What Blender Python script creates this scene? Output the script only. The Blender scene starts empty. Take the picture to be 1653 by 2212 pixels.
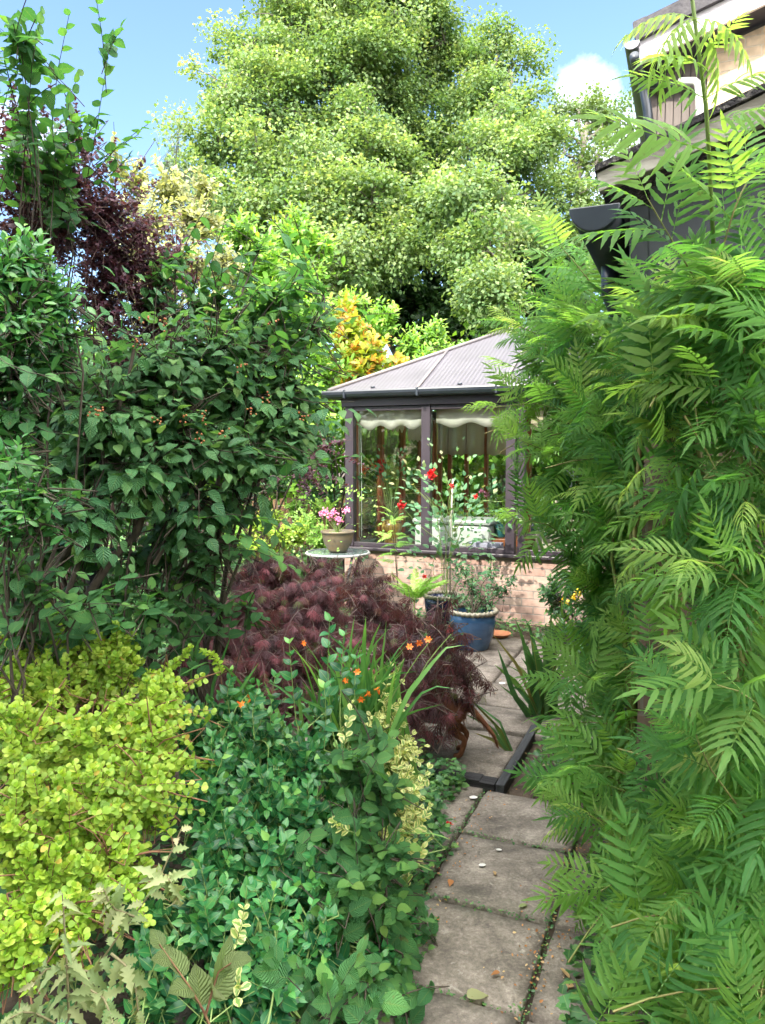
import bpy, math
import numpy as np
from math import sin, cos, pi, radians
SC = bpy.context.scene
COL = SC.collection
# ------------------------------------------------------------------ camera, sky, sun, exposure
F = 1609.0; PITCH = radians(4.2); EYE = 1.6          # photo measured on a 1653 x 2212 grid
cam = bpy.data.cameras.new("camera"); camo = bpy.data.objects.new("camera", cam); COL.objects.link(camo)
camo.location = (0, 0, EYE); camo.rotation_euler = (pi/2-PITCH, 0, 0)
cam.sensor_fit = 'VERTICAL'; cam.sensor_height = 24; cam.lens = 24*F/2212; cam.clip_start = .05; cam.clip_end = 3000
SC.camera = camo
SUN_AZ = radians(33); SUN_EL = radians(40)            # light travels towards +X +Y: sun behind the camera, to its left
w = bpy.data.worlds.new("World"); SC.world = w; w.use_nodes = True
nt = w.node_tree; nt.nodes.clear()
def N(t, typ, **k):
    n = t.nodes.new(typ)
    for a, v in k.items():
        if a.startswith('_'): setattr(n, a[1:], v)
        else: n.inputs[a].default_value = v
    return n
sky = N(nt, 'ShaderNodeTexSky', _sky_type='NISHITA', _sun_disc=False, _sun_elevation=SUN_EL, _sun_rotation=pi+SUN_AZ,
        _air_density=1.0, _dust_density=.7, _ozone_density=3.6)
tc = N(nt, 'ShaderNodeTexCoord')
noi = N(nt, 'ShaderNodeTexNoise', Scale=13.0, Detail=8.0, Roughness=.62)
nt.links.new(tc.outputs['Generated'], noi.inputs['Vector'])
def dirv(px, py):
    a = (px-826.5)/F; b = -(py-1106)/F
    v = np.array([a, cos(PITCH)+b*sin(PITCH), -sin(PITCH)+b*cos(PITCH)]); return v/np.linalg.norm(v)
last = None
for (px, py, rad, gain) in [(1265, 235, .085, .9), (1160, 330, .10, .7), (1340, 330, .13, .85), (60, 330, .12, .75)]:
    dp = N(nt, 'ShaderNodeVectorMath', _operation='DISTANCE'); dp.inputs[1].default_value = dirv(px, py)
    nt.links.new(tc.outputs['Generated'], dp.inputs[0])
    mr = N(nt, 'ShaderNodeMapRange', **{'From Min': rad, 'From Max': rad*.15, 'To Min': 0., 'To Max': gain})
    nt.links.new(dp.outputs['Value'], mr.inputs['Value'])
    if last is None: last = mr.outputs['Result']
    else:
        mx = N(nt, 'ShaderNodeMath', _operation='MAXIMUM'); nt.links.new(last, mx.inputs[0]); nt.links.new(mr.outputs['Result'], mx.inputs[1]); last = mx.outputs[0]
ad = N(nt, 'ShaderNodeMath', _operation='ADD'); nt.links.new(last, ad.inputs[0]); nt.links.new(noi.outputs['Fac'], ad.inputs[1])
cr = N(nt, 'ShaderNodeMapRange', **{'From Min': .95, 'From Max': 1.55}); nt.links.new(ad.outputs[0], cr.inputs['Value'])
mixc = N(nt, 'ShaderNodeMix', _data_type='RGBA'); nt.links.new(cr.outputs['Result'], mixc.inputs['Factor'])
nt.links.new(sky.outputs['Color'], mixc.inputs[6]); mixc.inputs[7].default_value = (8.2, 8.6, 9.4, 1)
dp = N(nt, 'ShaderNodeVectorMath', _operation='DISTANCE'); dp.inputs[1].default_value = (0, -.45, .893); nt.links.new(tc.outputs['Generated'], dp.inputs[0])  # bright cloud bank added overhead and behind, out of view, to lift ambient light
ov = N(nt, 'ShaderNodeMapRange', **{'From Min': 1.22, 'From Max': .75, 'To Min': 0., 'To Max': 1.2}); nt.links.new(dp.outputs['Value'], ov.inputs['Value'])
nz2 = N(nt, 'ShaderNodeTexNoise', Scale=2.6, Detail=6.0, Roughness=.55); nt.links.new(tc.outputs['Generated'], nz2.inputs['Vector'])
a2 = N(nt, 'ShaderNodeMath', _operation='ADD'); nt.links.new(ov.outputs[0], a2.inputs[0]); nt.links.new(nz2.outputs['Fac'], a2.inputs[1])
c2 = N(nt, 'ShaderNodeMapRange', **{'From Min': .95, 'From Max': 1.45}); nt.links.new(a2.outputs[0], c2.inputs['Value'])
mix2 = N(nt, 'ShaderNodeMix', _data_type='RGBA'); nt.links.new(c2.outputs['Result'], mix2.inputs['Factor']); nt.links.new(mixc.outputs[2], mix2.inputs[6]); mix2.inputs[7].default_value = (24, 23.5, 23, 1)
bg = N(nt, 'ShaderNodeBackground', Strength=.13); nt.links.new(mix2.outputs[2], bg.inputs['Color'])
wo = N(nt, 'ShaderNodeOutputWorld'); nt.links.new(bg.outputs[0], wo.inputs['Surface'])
sl = bpy.data.lights.new("sun", 'SUN'); sl.energy = 2.6; sl.angle = radians(.55); sl.color = (1, .93, .80)
so = bpy.data.objects.new("sun", sl); COL.objects.link(so)
from mathutils import Vector
so.rotation_euler = Vector((sin(SUN_AZ)*cos(SUN_EL), cos(SUN_AZ)*cos(SUN_EL), -sin(SUN_EL))).to_track_quat('-Z', 'Y').to_euler()
SC.view_settings.view_transform = 'Standard'; SC.view_settings.look = 'None'; SC.view_settings.exposure = 1.75; SC.view_settings.gamma = 1
cy = SC.cycles
cy.max_bounces = 8; cy.diffuse_bounces = 3; cy.glossy_bounces = 3; cy.transmission_bounces = 4; cy.transparent_max_bounces = 12
cy.use_adaptive_sampling = True; cy.adaptive_threshold = .025; cy.caustics_reflective = False; cy.caustics_refractive = False
cy.sample_clamp_indirect = 6
# ------------------------------------------------------------------ geometry helpers
def nrm(v): return v/np.maximum(np.linalg.norm(v, axis=-1, keepdims=True), 1e-9)
def W(px, py, Y):
    d = dirv(px, py); t = Y/d[1]; return np.array([0, 0, EYE])+d*t
TH = radians(22.5); SA = np.array([cos(TH), -sin(TH), 0]); SB = np.array([sin(TH), cos(TH), 0])
def ST(s, t, z=0.): return SA*s+SB*t+np.array([0, 0, z])
def to_st(p): p = np.asarray(p); return np.array([p@SA, p@SB, p[2]])
class Tpl: pass
def mk_tpl(v, faces, uv, rnd=None):
    t = Tpl(); t.v = np.array(v, float); t.loops = np.concatenate([np.array(f) for f in faces]).astype(np.int64)
    t.tot = np.array([len(f) for f in faces]); t.uv = np.array(uv, float); t.rnd = np.zeros(len(v)) if rnd is None else rnd; return t
class Acc:
    def __init__(s): s.V = []; s.L = []; s.T = []; s.U = []; s.R = []; s.n = 0
    def raw(s, v, loops, tot, uv=None, rnd=None):
        v = np.asarray(v, float); s.V.append(v); s.L.append(np.asarray(loops)+s.n); s.T.append(np.asarray(tot)); s.n += len(v)
        s.U.append(np.zeros((len(v), 2)) if uv is None else uv); s.R.append(np.full(len(v), .5) if rnd is None else rnd)
    def add(s, tp, P, D, Nn, S, rnd=None, w=1.0):
        n = len(P)
        if n == 0: return
        D = nrm(D); A = nrm(np.cross(D, Nn)); M = np.cross(A, D)
        S = np.broadcast_to(np.asarray(S, float), (n,)); w = np.broadcast_to(np.asarray(w, float), (n,))
        k = len(tp.v)
        X = (P[:, None]+S[:, None, None]*(tp.v[None, :, 0:1]*w[:, None, None]*A[:, None]+tp.v[None, :, 1:2]*D[:, None]+tp.v[None, :, 2:3]*M[:, None])).reshape(-1, 3)
        L = (tp.loops[None]+(np.arange(n)*k)[:, None]).ravel()
        r = np.random.default_rng(7).random(n) if rnd is None else np.asarray(rnd)
        s.raw(X, L, np.tile(tp.tot, n), np.tile(tp.uv, (n, 1)), (r[:, None]+tp.rnd[None]).ravel())
    def tube(s, C, r0, r1, sides=5, rnd=.5):
        C = np.asarray(C, float)
        if C.ndim == 2: C = C[None]
        n, K, _ = C.shape
        r0 = np.broadcast_to(np.asarray(r0, float), (n,)); r1 = np.broadcast_to(np.asarray(r1, float), (n,))
        T = nrm(np.gradient(C, axis=1)); ref = np.where(np.abs(nrm(C[:, -1]-C[:, 0])[:, 2:3]) > .8, np.array([[1., .2, 0]]), np.array([[0, .1, 1.]]))
        A = nrm(np.cross(T, ref[:, None])); B = np.cross(T, A)
        q = np.arange(sides)*2*pi/sides; tt = np.linspace(0, 1, K)
        R = r0[:, None]*(1-tt)+r1[:, None]*tt
        X = C[:, :, None]+R[:, :, None, None]*(np.cos(q)[None, None, :, None]*A[:, :, None]+np.sin(q)[None, None, :, None]*B[:, :, None])
        i, j, m = np.meshgrid(np.arange(n), np.arange(K-1), np.arange(sides), indexing='ij')
        base = i*K*sides; a = base+j*sides+m; b = base+j*sides+(m+1) % sides
        L = np.stack([a, b, b+sides, a+sides], -1).reshape(-1)
        uv = np.zeros((n*K*sides, 2)); uv[:, 1] = np.tile(np.repeat(tt, sides), n)
        s.raw(X.reshape(-1, 3), L, np.full(i.size, 4), uv, np.full(n*K*sides, rnd))
    def tpl(s):
        t = Tpl(); t.v = np.concatenate(s.V); t.loops = np.concatenate(s.L); t.tot = np.concatenate(s.T); t.uv = np.concatenate(s.U); t.rnd = np.concatenate(s.R); return t
    def build(s, name, mat, parent=None, smooth=True):
        me = bpy.data.meshes.new(name); V = np.concatenate(s.V); L = np.concatenate(s.L).astype(np.int32); T = np.concatenate(s.T).astype(np.int32)
        U = np.concatenate(s.U); R = np.concatenate(s.R)
        if parent is not None:
            Mi = np.array(parent.matrix_basis.inverted()); V = V@Mi[:3, :3].T+Mi[:3, 3]
        me.vertices.add(len(V)); me.vertices.foreach_set('co', V.ravel().astype(np.float32))
        me.loops.add(len(L)); me.loops.foreach_set('vertex_index', L)
        me.polygons.add(len(T)); me.polygons.foreach_set('loop_start', np.concatenate([[0], np.cumsum(T)[:-1]]).astype(np.int32))
        me.polygons.foreach_set('loop_total', T)
        uvl = me.uv_layers.new(name='uv'); uvl.data.foreach_set('uv', U[L].ravel().astype(np.float32))
        at = me.attributes.new('rnd', 'FLOAT', 'POINT'); at.data.foreach_set('value', R.astype(np.float32))
        me.polygons.foreach_set('use_smooth', np.full(len(T), smooth))
        me.update(calc_edges=True); me.validate()
        me.materials.append(mat)
        o = bpy.data.objects.new(name, me); COL.objects.link(o)
        if parent is not None: o.parent = parent
        return o
def tag(o, label=None, cat=None, group=None, kind=None):
    if label: o['label'] = label
    if cat: o['category'] = cat
    if group: o['group'] = group
    if kind: o['kind'] = kind
    return o
def root(name, loc, label, cat, group=None, rz=0., kind=None):
    o = bpy.data.objects.new(name, None); COL.objects.link(o); o.location = [float(x) for x in loc]; o.rotation_euler = (0, 0, rz)
    o.empty_display_size = .1
    from mathutils import Matrix
    o.matrix_basis = Matrix.Translation(o.location) @ Matrix.Rotation(rz, 4, 'Z')
    return tag(o, label, cat, group, kind)
class MB:
    """plain-shape collector in its own coordinates"""
    def __init__(s, fr=None): s.v = []; s.f = []; s.fr = fr
    def box(s, x0, x1, y0, y1, z0, z1):
        b = len(s.v); s.v += [(x, y, z) for z in (z0, z1) for y in (y0, y1) for x in (x0, x1)]
        s.f += [tuple(b+i for i in q) for q in ((0, 2, 3, 1), (4, 5, 7, 6), (0, 1, 5, 4), (2, 6, 7, 3), (0, 4, 6, 2), (1, 3, 7, 5))]; return s
    def prism(s, poly, y0, y1):      # poly in x,z extruded along y
        b = len(s.v); n = len(poly); s.v += [(x, y0, z) for x, z in poly]+[(x, y1, z) for x, z in poly]
        s.f += [tuple(b+i for i in range(n)), tuple(b+n+i for i in reversed(range(n)))]+[(b+(i+1) % n, b+i, b+n+i, b+n+(i+1) % n) for i in range(n)]; return s
    def poly(s, pts): b = len(s.v); s.v += [tuple(p) for p in pts]; s.f.append(tuple(range(b, b+len(pts)))); return s
    def slab(s, pts, thick):         # polygon with thickness along its normal
        P = np.array(pts, float); nn = nrm(np.cross(P[1]-P[0], P[2]-P[0])); n = len(P); b = len(s.v)
        s.v += [tuple(p) for p in P]+[tuple(p-nn*thick) for p in P]
        s.f += [tuple(b+i for i in range(n)), tuple(b+n+i for i in reversed(range(n)))]+[(b+(i+1) % n, b+i, b+n+i, b+n+(i+1) % n) for i in range(n)]; return s
    def lathe(s, prof, c=(0, 0, 0), n=40):
        b = len(s.v); k = len(prof)
        for i in range(n):
            a = 2*pi*i/n; s.v += [(c[0]+r*cos(a), c[1]+r*sin(a), c[2]+z) for r, z in prof]
        for i in range(n):
            for j in range(k-1): s.f.append((b+i*k+j, b+((i+1) % n)*k+j, b+((i+1) % n)*k+j+1, b+i*k+j+1))
        return s
    def sweep(s, path, r, n=10):
        P = np.array(path, float); T = nrm(np.gradient(P, axis=0)); ref = np.array([.13, .2, 1.]) if abs(nrm(P[-1]-P[0])[2]) < .8 else np.array([1, .1, 0.])
        A = nrm(np.cross(T, ref)); B = np.cross(T, A); b = len(s.v); rr = np.broadcast_to(r, (len(P),))
        for i in range(len(P)): s.v += [tuple(P[i]+rr[i]*(cos(q)*A[i]+sin(q)*B[i])) for q in np.arange(n)*2*pi/n]
        for i in range(len(P)-1):
            for j in range(n): s.f.append((b+i*n+j, b+i*n+(j+1) % n, b+(i+1)*n+(j+1) % n, b+(i+1)*n+j))
        s.f += [tuple(b+j for j in reversed(range(n))), tuple(b+(len(P)-1)*n+j for j in range(n))]; return s
    def build(s, name, mat, parent=None, bevel=0, smooth=False, subsurf=0):
        me = bpy.data.meshes.new(name); me.from_pydata([tuple(float(c) for c in v) for v in s.v], [], s.f); me.update(); me.materials.append(mat)
        o = bpy.data.objects.new(name, me); COL.objects.link(o)
        if smooth: me.polygons.foreach_set('use_smooth', [True]*len(me.polygons))
        if bevel: m = o.modifiers.new('b', 'BEVEL'); m.width = bevel; m.segments = 2; m.limit_method = 'ANGLE'; m.harden_normals = False
        if parent: o.parent = parent
        return o
# ------------------------------------------------------------------ materials
def newmat(name):
    m = bpy.data.materials.new(name); m.use_nodes = True; t = m.node_tree; t.nodes.clear()
    return m, t, N(t, 'ShaderNodeOutputMaterial')
def ramp(t, stops):
    r = N(t, 'ShaderNodeValToRGB'); e = r.color_ramp.elements
    while len(e) > 1: e.remove(e[0])
    e[0].position = stops[0][0]; e[0].color = (*stops[0][1], 1)
    for p, c in stops[1:]: x = e.new(p); x.color = (*c, 1)
    return r
def leafmat(name, stops, trans=.35, rough=.42, veins=0, rib=.25, spec=.4, margin=None, bright=1.5):
    m, t, out = newmat(name); L = t.links.new
    at = N(t, 'ShaderNodeAttribute', _attribute_name='rnd'); r = ramp(t, stops); L(at.outputs['Fac'], r.inputs[0])
    tcn = N(t, 'ShaderNodeTexCoord'); nz = N(t, 'ShaderNodeTexNoise', Scale=2.3, Detail=3.); L(tcn.outputs['Object'], nz.inputs['Vector'])
    mr = N(t, 'ShaderNodeMapRange', **{'From Min': .3, 'From Max': .7, 'To Min': .78, 'To Max': 1.2}); L(nz.outputs['Fac'], mr.inputs[0])
    hsv = N(t, 'ShaderNodeHueSaturation'); L(mr.outputs[0], hsv.inputs['Value']); L(r.outputs[0], hsv.inputs['Color']); col = hsv.outputs[0]
    nb_ = N(t, 'ShaderNodeTexNoise', Scale=42., Detail=3.); L(tcn.outputs['Object'], nb_.inputs['Vector']); mb = N(t, 'ShaderNodeMapRange', **{'From Min': .66, 'From Max': .74, 'To Min': 0., 'To Max': .55}); L(nb_.outputs['Fac'], mb.inputs[0])
    mxb = N(t, 'ShaderNodeMix', _data_type='RGBA'); L(mb.outputs[0], mxb.inputs['Factor']); L(col, mxb.inputs[6]); mxb.inputs[7].default_value = (.20, .15, .04, 1); col = mxb.outputs[2]
    uv = N(t, 'ShaderNodeUVMap', _uv_map='uv'); sp = N(t, 'ShaderNodeSeparateXYZ'); L(uv.outputs[0], sp.inputs[0])
    ab = N(t, 'ShaderNodeMath', _operation='ABSOLUTE'); L(sp.outputs[0], ab.inputs[0])
    if margin:     # pale leaf edge (variegated leaves)
        nz2 = N(t, 'ShaderNodeTexNoise', Scale=60., Detail=2.); L(tcn.outputs['Object'], nz2.inputs['Vector'])
        s2 = N(t, 'ShaderNodeMath', _operation='MULTIPLY_ADD'); L(nz2.outputs['Fac'], s2.inputs[0]); s2.inputs[1].default_value = .9; L(ab.outputs[0], s2.inputs[2])
        mm = N(t, 'ShaderNodeMapRange', **{'From Min': .82, 'From Max': .95}); L(s2.outputs[0], mm.inputs[0])
        mx = N(t, 'ShaderNodeMix', _data_type='RGBA'); L(mm.outputs[0], mx.inputs['Factor']); L(col, mx.inputs[6]); mx.inputs[7].default_value = (*margin, 1); col = mx.outputs[2]
    if rib:
        mm = N(t, 'ShaderNodeMapRange', **{'From Min': .02, 'From Max': .10, 'To Min': rib, 'To Max': 0.}); L(ab.outputs[0], mm.inputs[0])
        mx = N(t, 'ShaderNodeMix', _data_type='RGBA'); L(mm.outputs[0], mx.inputs['Factor']); L(col, mx.inputs[6]); mx.inputs[7].default_value = (.28, .36, .10, 1); col = mx.outputs[2]
    bs = N(t, 'ShaderNodeBsdfPrincipled', Roughness=rough); bs.inputs['Specular IOR Level'].default_value = spec
    L(col, bs.inputs['Base Color'])
    if veins:
        k = N(t, 'ShaderNodeMath', _operation='MULTIPLY_ADD'); L(ab.outputs[0], k.inputs[0]); k.inputs[1].default_value = -.32; L(sp.outputs[1], k.inputs[2])
        k2 = N(t, 'ShaderNodeMath', _operation='MULTIPLY'); L(k.outputs[0], k2.inputs[0]); k2.inputs[1].default_value = veins*2*pi
        sn = N(t, 'ShaderNodeMath', _operation='SINE'); L(k2.outputs[0], sn.inputs[0])
        bp = N(t, 'ShaderNodeBump', Strength=.85, Distance=.004); L(sn.outputs[0], bp.inputs['Height']); L(bp.outputs[0], bs.inputs['Normal'])
    tr = N(t, 'ShaderNodeBsdfTranslucent'); g = N(t, 'ShaderNodeMix', _data_type='RGBA', _blend_type='MULTIPLY'); g.inputs['Factor'].default_value = 1
    L(col, g.inputs[6]); g.inputs[7].default_value = (bright*1.15, bright*1.1, bright*.5, 1); L(g.outputs[2], tr.inputs['Color'])
    ms = N(t, 'ShaderNodeMixShader', Fac=trans); L(bs.outputs[0], ms.inputs[1]); L(tr.outputs[0], ms.inputs[2]); L(ms.outputs[0], out.inputs[0])
    return m
def mat(name, col, rough=.6, spec=.4, col2=None, scale=8., detail=5., bump=0, bscale=None, metal=0, coat=0, stretch=None, lo=.35, hi=.65):
    m, t, out = newmat(name); L = t.links.new
    bs = N(t, 'ShaderNodeBsdfPrincipled', Roughness=rough, Metallic=metal); bs.inputs['Specular IOR Level'].default_value = spec; bs.inputs['Coat Weight'].default_value = coat
    bs.inputs['Base Color'].default_value = (*col, 1); L(bs.outputs[0], out.inputs[0])
    tcn = N(t, 'ShaderNodeTexCoord'); vec = tcn.outputs['Object']
    if stretch: mp = N(t, 'ShaderNodeMapping', Scale=stretch); L(vec, mp.inputs[0]); vec = mp.outputs[0]
    nz = N(t, 'ShaderNodeTexNoise', Scale=scale, Detail=detail, Roughness=.6); L(vec, nz.inputs['Vector'])
    if col2:
        r = ramp(t, [(lo, col), (hi, col2)]); L(nz.outputs['Fac'], r.inputs[0]); L(r.outputs[0], bs.inputs['Base Color'])
    if bump:
        nb = N(t, 'ShaderNodeTexNoise', Scale=bscale or scale*3, Detail=6.); L(vec, nb.inputs['Vector'])
        bp = N(t, 'ShaderNodeBump', Strength=.6, Distance=bump); L(nb.outputs['Fac'], bp.inputs['Height']); L(bp.outputs[0], bs.inputs['Normal'])
    return m
def brickmat(name, c1, c2, mortar, bw=.225, bh=.075):
    m, t, out = newmat(name); L = t.links.new
    tcn = N(t, 'ShaderNodeTexCoord'); sp = N(t, 'ShaderNodeSeparateXYZ'); L(tcn.outputs['Object'], sp.inputs[0])
    sx = N(t, 'ShaderNodeMath', _operation='ADD'); L(sp.outputs[0], sx.inputs[0]); L(sp.outputs[1], sx.inputs[1])
    cb = N(t, 'ShaderNodeCombineXYZ'); L(sx.outputs[0], cb.inputs[0]); L(sp.outputs[2], cb.inputs[1])
    br = N(t, 'ShaderNodeTexBrick', Scale=1., **{'Mortar Size': .006, 'Mortar Smooth': .3, 'Brick Width': bw, 'Row Height': bh, 'Bias': 0.})
    br.inputs['Color1'].default_value = (*c1, 1); br.inputs['Color2'].default_value = (*c2, 1); br.inputs['Mortar'].default_value = (*mortar, 1)
    L(cb.outputs[0], br.inputs['Vector'])
    nz = N(t, 'ShaderNodeTexNoise', Scale=14., Detail=6.); L(tcn.outputs['Object'], nz.inputs['Vector'])
    mr = N(t, 'ShaderNodeMapRange', **{'From Min': .25, 'From Max': .75, 'To Min': .7, 'To Max': 1.25}); L(nz.outputs['Fac'], mr.inputs[0])
    hs = N(t, 'ShaderNodeHueSaturation'); L(br.outputs['Color'], hs.inputs['Color']); L(mr.outputs[0], hs.inputs['Value'])
    bs = N(t, 'ShaderNodeBsdfPrincipled', Roughness=.85); L(hs.outputs[0], bs.inputs['Base Color'])
    iv = N(t, 'ShaderNodeMath', _operation='MULTIPLY_ADD'); L(br.outputs['Fac'], iv.inputs[0]); iv.inputs[1].default_value = -1; L(nz.outputs['Fac'], iv.inputs[2])
    bp = N(t, 'ShaderNodeBump', Strength=.7, Distance=.006); L(iv.outputs[0], bp.inputs['Height']); L(bp.outputs[0], bs.inputs['Normal'])
    L(bs.outputs[0], out.inputs[0]); return m
def glassmat(name, tint=(.93, .96, .95)):
    m, t, out = newmat(name); L = t.links.new
    a = N(t, 'ShaderNodeBsdfTransparent'); a.inputs[0].default_value = (*tint, 1); g = N(t, 'ShaderNodeBsdfGlossy', Roughness=.01)
    fr = N(t, 'ShaderNodeFresnel', IOR=1.5); k = N(t, 'ShaderNodeMath', _operation='MULTIPLY'); L(fr.outputs[0], k.inputs[0]); k.inputs[1].default_value = .75
    ms = N(t, 'ShaderNodeMixShader'); L(k.outputs[0], ms.inputs[0]); L(a.outputs[0], ms.inputs[1]); L(g.outputs[0], ms.inputs[2]); L(ms.outputs[0], out.inputs[0]); return m
BARK = mat('bark', (.03, .024, .017), .9, col2=(.07, .055, .038), scale=20, bump=.004)
BARK_RED = mat('reddish_stem', (.16, .07, .04), .7, col2=(.22, .13, .06), scale=30)
BARK_GREY = mat('grey_bark', (.09, .08, .06), .9, col2=(.17, .155, .13), scale=6, bump=.01)
STEM_G = mat('green_stem', (.16, .25, .06), .6, col2=(.22, .30, .10), scale=12)
# ------------------------------------------------------------------ leaf shapes
def leaf_tpl(ts, ws, fold=.18, curl=.15, mid=True, serr=0.):
    v = [(0, 0, 0)]; uv = [(0, 0)]; fs = []; n = len(ts)
    for i, (t_, w_) in enumerate(zip(ts, ws)):
        w2 = w_*(1+serr*(1 if i % 2 else -1)); z = -curl*t_*t_
        if mid: v += [(-w2, t_, z+fold*w2), (0, t_, z), (w2, t_, z+fold*w2)]; uv += [(-1, t_), (0, t_), (1, t_)]
        else: v += [(-w2, t_, z+fold*w2), (w2, t_, z+fold*w2)]; uv += [(-1, t_), (1, t_)]
    v.append((0, 1, -curl)); uv.append((0, 1)); tip = len(v)-1
    if mid:
        fs += [(0, 2, 1), (0, 3, 2)]
        for i in range(n-1): a = 1+3*i; fs += [(a, a+1, a+4, a+3), (a+1, a+2, a+5, a+4)]
        a = 1+3*(n-1); fs += [(a, a+1, tip), (a+1, a+2, tip)]
    else:
        fs += [(0, 2, 1)]
        for i in range(n-1): a = 1+2*i; fs += [(a, a+1, a+3, a+2)]
        a = 1+2*(n-1); fs += [(a, a+1, tip)]
    return mk_tpl(v, fs, uv)
T_QUAD = mk_tpl([(0, 0, 0), (-.42, .5, .12), (0, 1, -.05), (.42, .5, .12)], [(0, 3, 2), (0, 2, 1)], [(0, 0), (-1, .5), (0, 1), (1, .5)])
T_OVATE = leaf_tpl([.12, .32, .58, .82], [.17, .31, .27, .13], .2, .18)
T_OVATE6 = leaf_tpl([.3, .68], [.30, .24], .25, .12)
T_POINT = leaf_tpl([.06, .2, .4, .6, .8, .93], [.16, .30, .34, .26, .12, .035], .22, .30)
T_SERR = leaf_tpl([.04, .1, .18, .27, .36, .46, .56, .66, .75, .84, .92], [.14, .22, .29, .33, .345, .34, .32, .27, .21, .14, .07], .22, .16, serr=.05)
T_ROUND = leaf_tpl([.18, .45, .72, .92], [.10, .30, .38, .24], .16, .08, mid=False)
T_LONG = leaf_tpl([.15, .4, .7, .9], [.10, .19, .20, .09], .25, .2)
T_LANCE = leaf_tpl([.06, .15, .26, .37, .48, .59, .70, .81, .91], [.085, .125, .14, .14, .132, .115, .09, .06, .028], .25, .22, serr=.10)
T_NEEDLE = leaf_tpl([.3, .7], [.05, .04], .2, .1, mid=False)
def strap_tpl(n=9, bend=.5, w=.022, tw=0.):
    v = []; uv = []; fs = []
    for i in range(n+1):
        t_ = i/n; ww = w*(.75+.5*t_)*(1-max(0, t_-.55)/.45)**.7+.0004; th = bend*t_*t_
        y = t_*(1-.28*bend*t_*t_); z = -bend*.62*t_*t_*t_
        a = tw*t_
        v += [(-ww*cos(a), y, z+ww*sin(a)), (0, y, z-ww*.35), (ww*cos(a), y, z-ww*sin(a))]; uv += [(-1, t_), (0, t_), (1, t_)]
    for i in range(n): a = 3*i; fs += [(a, a+1, a+4, a+3), (a+1, a+2, a+5, a+4)]
    return mk_tpl(v, fs, uv)
def compound_tpl(pairs, droop, llen, seed, width=1., curlup=0., lt=None):
    g = np.random.default_rng(seed); ac = Acc(); tt = np.linspace(.2, .94, pairs)
    zc = lambda t_: -droop*t_**2.2+.08*t_; P = []; D = []; Nn = []; S = []
    for i, t_ in enumerate(tt):
        prof = llen*(.72+.5*sin(pi*min(1, .15+.85*t_)))*(1 if i < pairs-1 else .8)
        for sd in (-1, 1):
            ang = radians(68-26*t_+g.normal(0, 5)); P.append((0, t_+g.normal(0, .006), zc(t_)))
            D.append((sd*sin(ang), cos(ang), -.18-droop*.7*t_+g.normal(0, .1)+curlup)); Nn.append((sd*.25+g.normal(0, .12), g.normal(0, .12), 1)); S.append(prof*g.uniform(.9, 1.08))
    P.append((0, .95, zc(.95))); D.append((0, 1, -2*droop)); Nn.append((0, .2, 1)); S.append(llen*1.05)
    ac.add(lt or T_LANCE, np.array(P, float), np.array(D, float), np.array(Nn, float), np.array(S), rnd=np.zeros(len(P)), w=width)
    K = np.array([(0, q, zc(q)-.004) for q in np.linspace(0, .97, 6)]); ac.tube(K, .0085, .003, 3, rnd=0.)
    return ac.tpl()
def maple_tpl(seed):
    g = np.random.default_rng(seed); ac = Acc(); P = []; D = []; S = []
    for a in (-75, -48, -24, 0, 24, 48, 75):
        L_ = 1-.35*abs(a)/75; q = radians(a+g.normal(0, 4)); d = np.array([sin(q), cos(q), -.35+g.normal(0, .12)]); P.append((0, 0, 0)); D.append(d); S.append(L_)
        for f in (.4, .62):
            for sd in (-1, 1):
                q2 = q+sd*radians(32); P.append(tuple(d*f*L_)); D.append((sin(q2), cos(q2), -.4)); S.append(.3*L_)
    sp = leaf_tpl([.45], [.042], .2, .22, mid=False); ac.add(sp, np.array(P, float), np.array(D, float), np.tile((0, 0, 1.), (len(P), 1)), np.array(S), rnd=np.zeros(len(P)))
    return ac.tpl()
# ------------------------------------------------------------------ growing things
def blob_shoots(g, blobs, dens, L, up=.35, out=1., droop=.25, noise=.35, shell=.55, K=5, bias=(0, 0, 0), depth=1.):
    C = []
    for b in blobs:
        px, py, Y, rp = b[:4]; wt = b[4] if len(b) > 4 else 1.
        c = W(px, py, Y); r = rp*Y/F; n = max(3, int(dens*r*r*wt))
        u = nrm(g.normal(size=(n, 3))); rad = r*(shell+(1-shell)*g.random((n, 1)))
        T = c+u*rad*np.array([1, depth, 1.]); d = nrm(u*out+np.array([0, 0, up])+np.array(bias)+g.normal(0, noise, (n, 3)))
        l = L*g.uniform(.65, 1.25, (n, 1)); d0 = nrm(d+np.array([0, 0, droop])); p0 = T-d*l
        tt = np.linspace(0, 1, K)[None, :, None]
        p1 = p0+d0*l*.5; C.append((1-tt)**2*p0[:, None]+2*tt*(1-tt)*p1[:, None]+tt**2*T[:, None])
    return np.concatenate(C)
def line_shoots(lines, K=5):
    """each line: a list of (px,py,Y) control points"""
    out = []
    for ln in lines:
        P = np.array([W(*q) for q in ln]); d = np.concatenate([[0], np.cumsum(np.linalg.norm(np.diff(P, axis=0), axis=1))])
        q = np.linspace(0, d[-1], K); out.append(np.stack([np.interp(q, d, P[:, i]) for i in range(3)], 1))
    return np.array(out)
def ev(C, t):
    n, K, _ = C.shape; x = np.clip(t, 0, .9999)*(K-1); i = x.astype(int); f = (x-i)[..., None]; r = np.arange(n)[:, None]
    a = C[r, i]; b = C[r, i+1]; return a*(1-f)+b*f, nrm(b-a)
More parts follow.
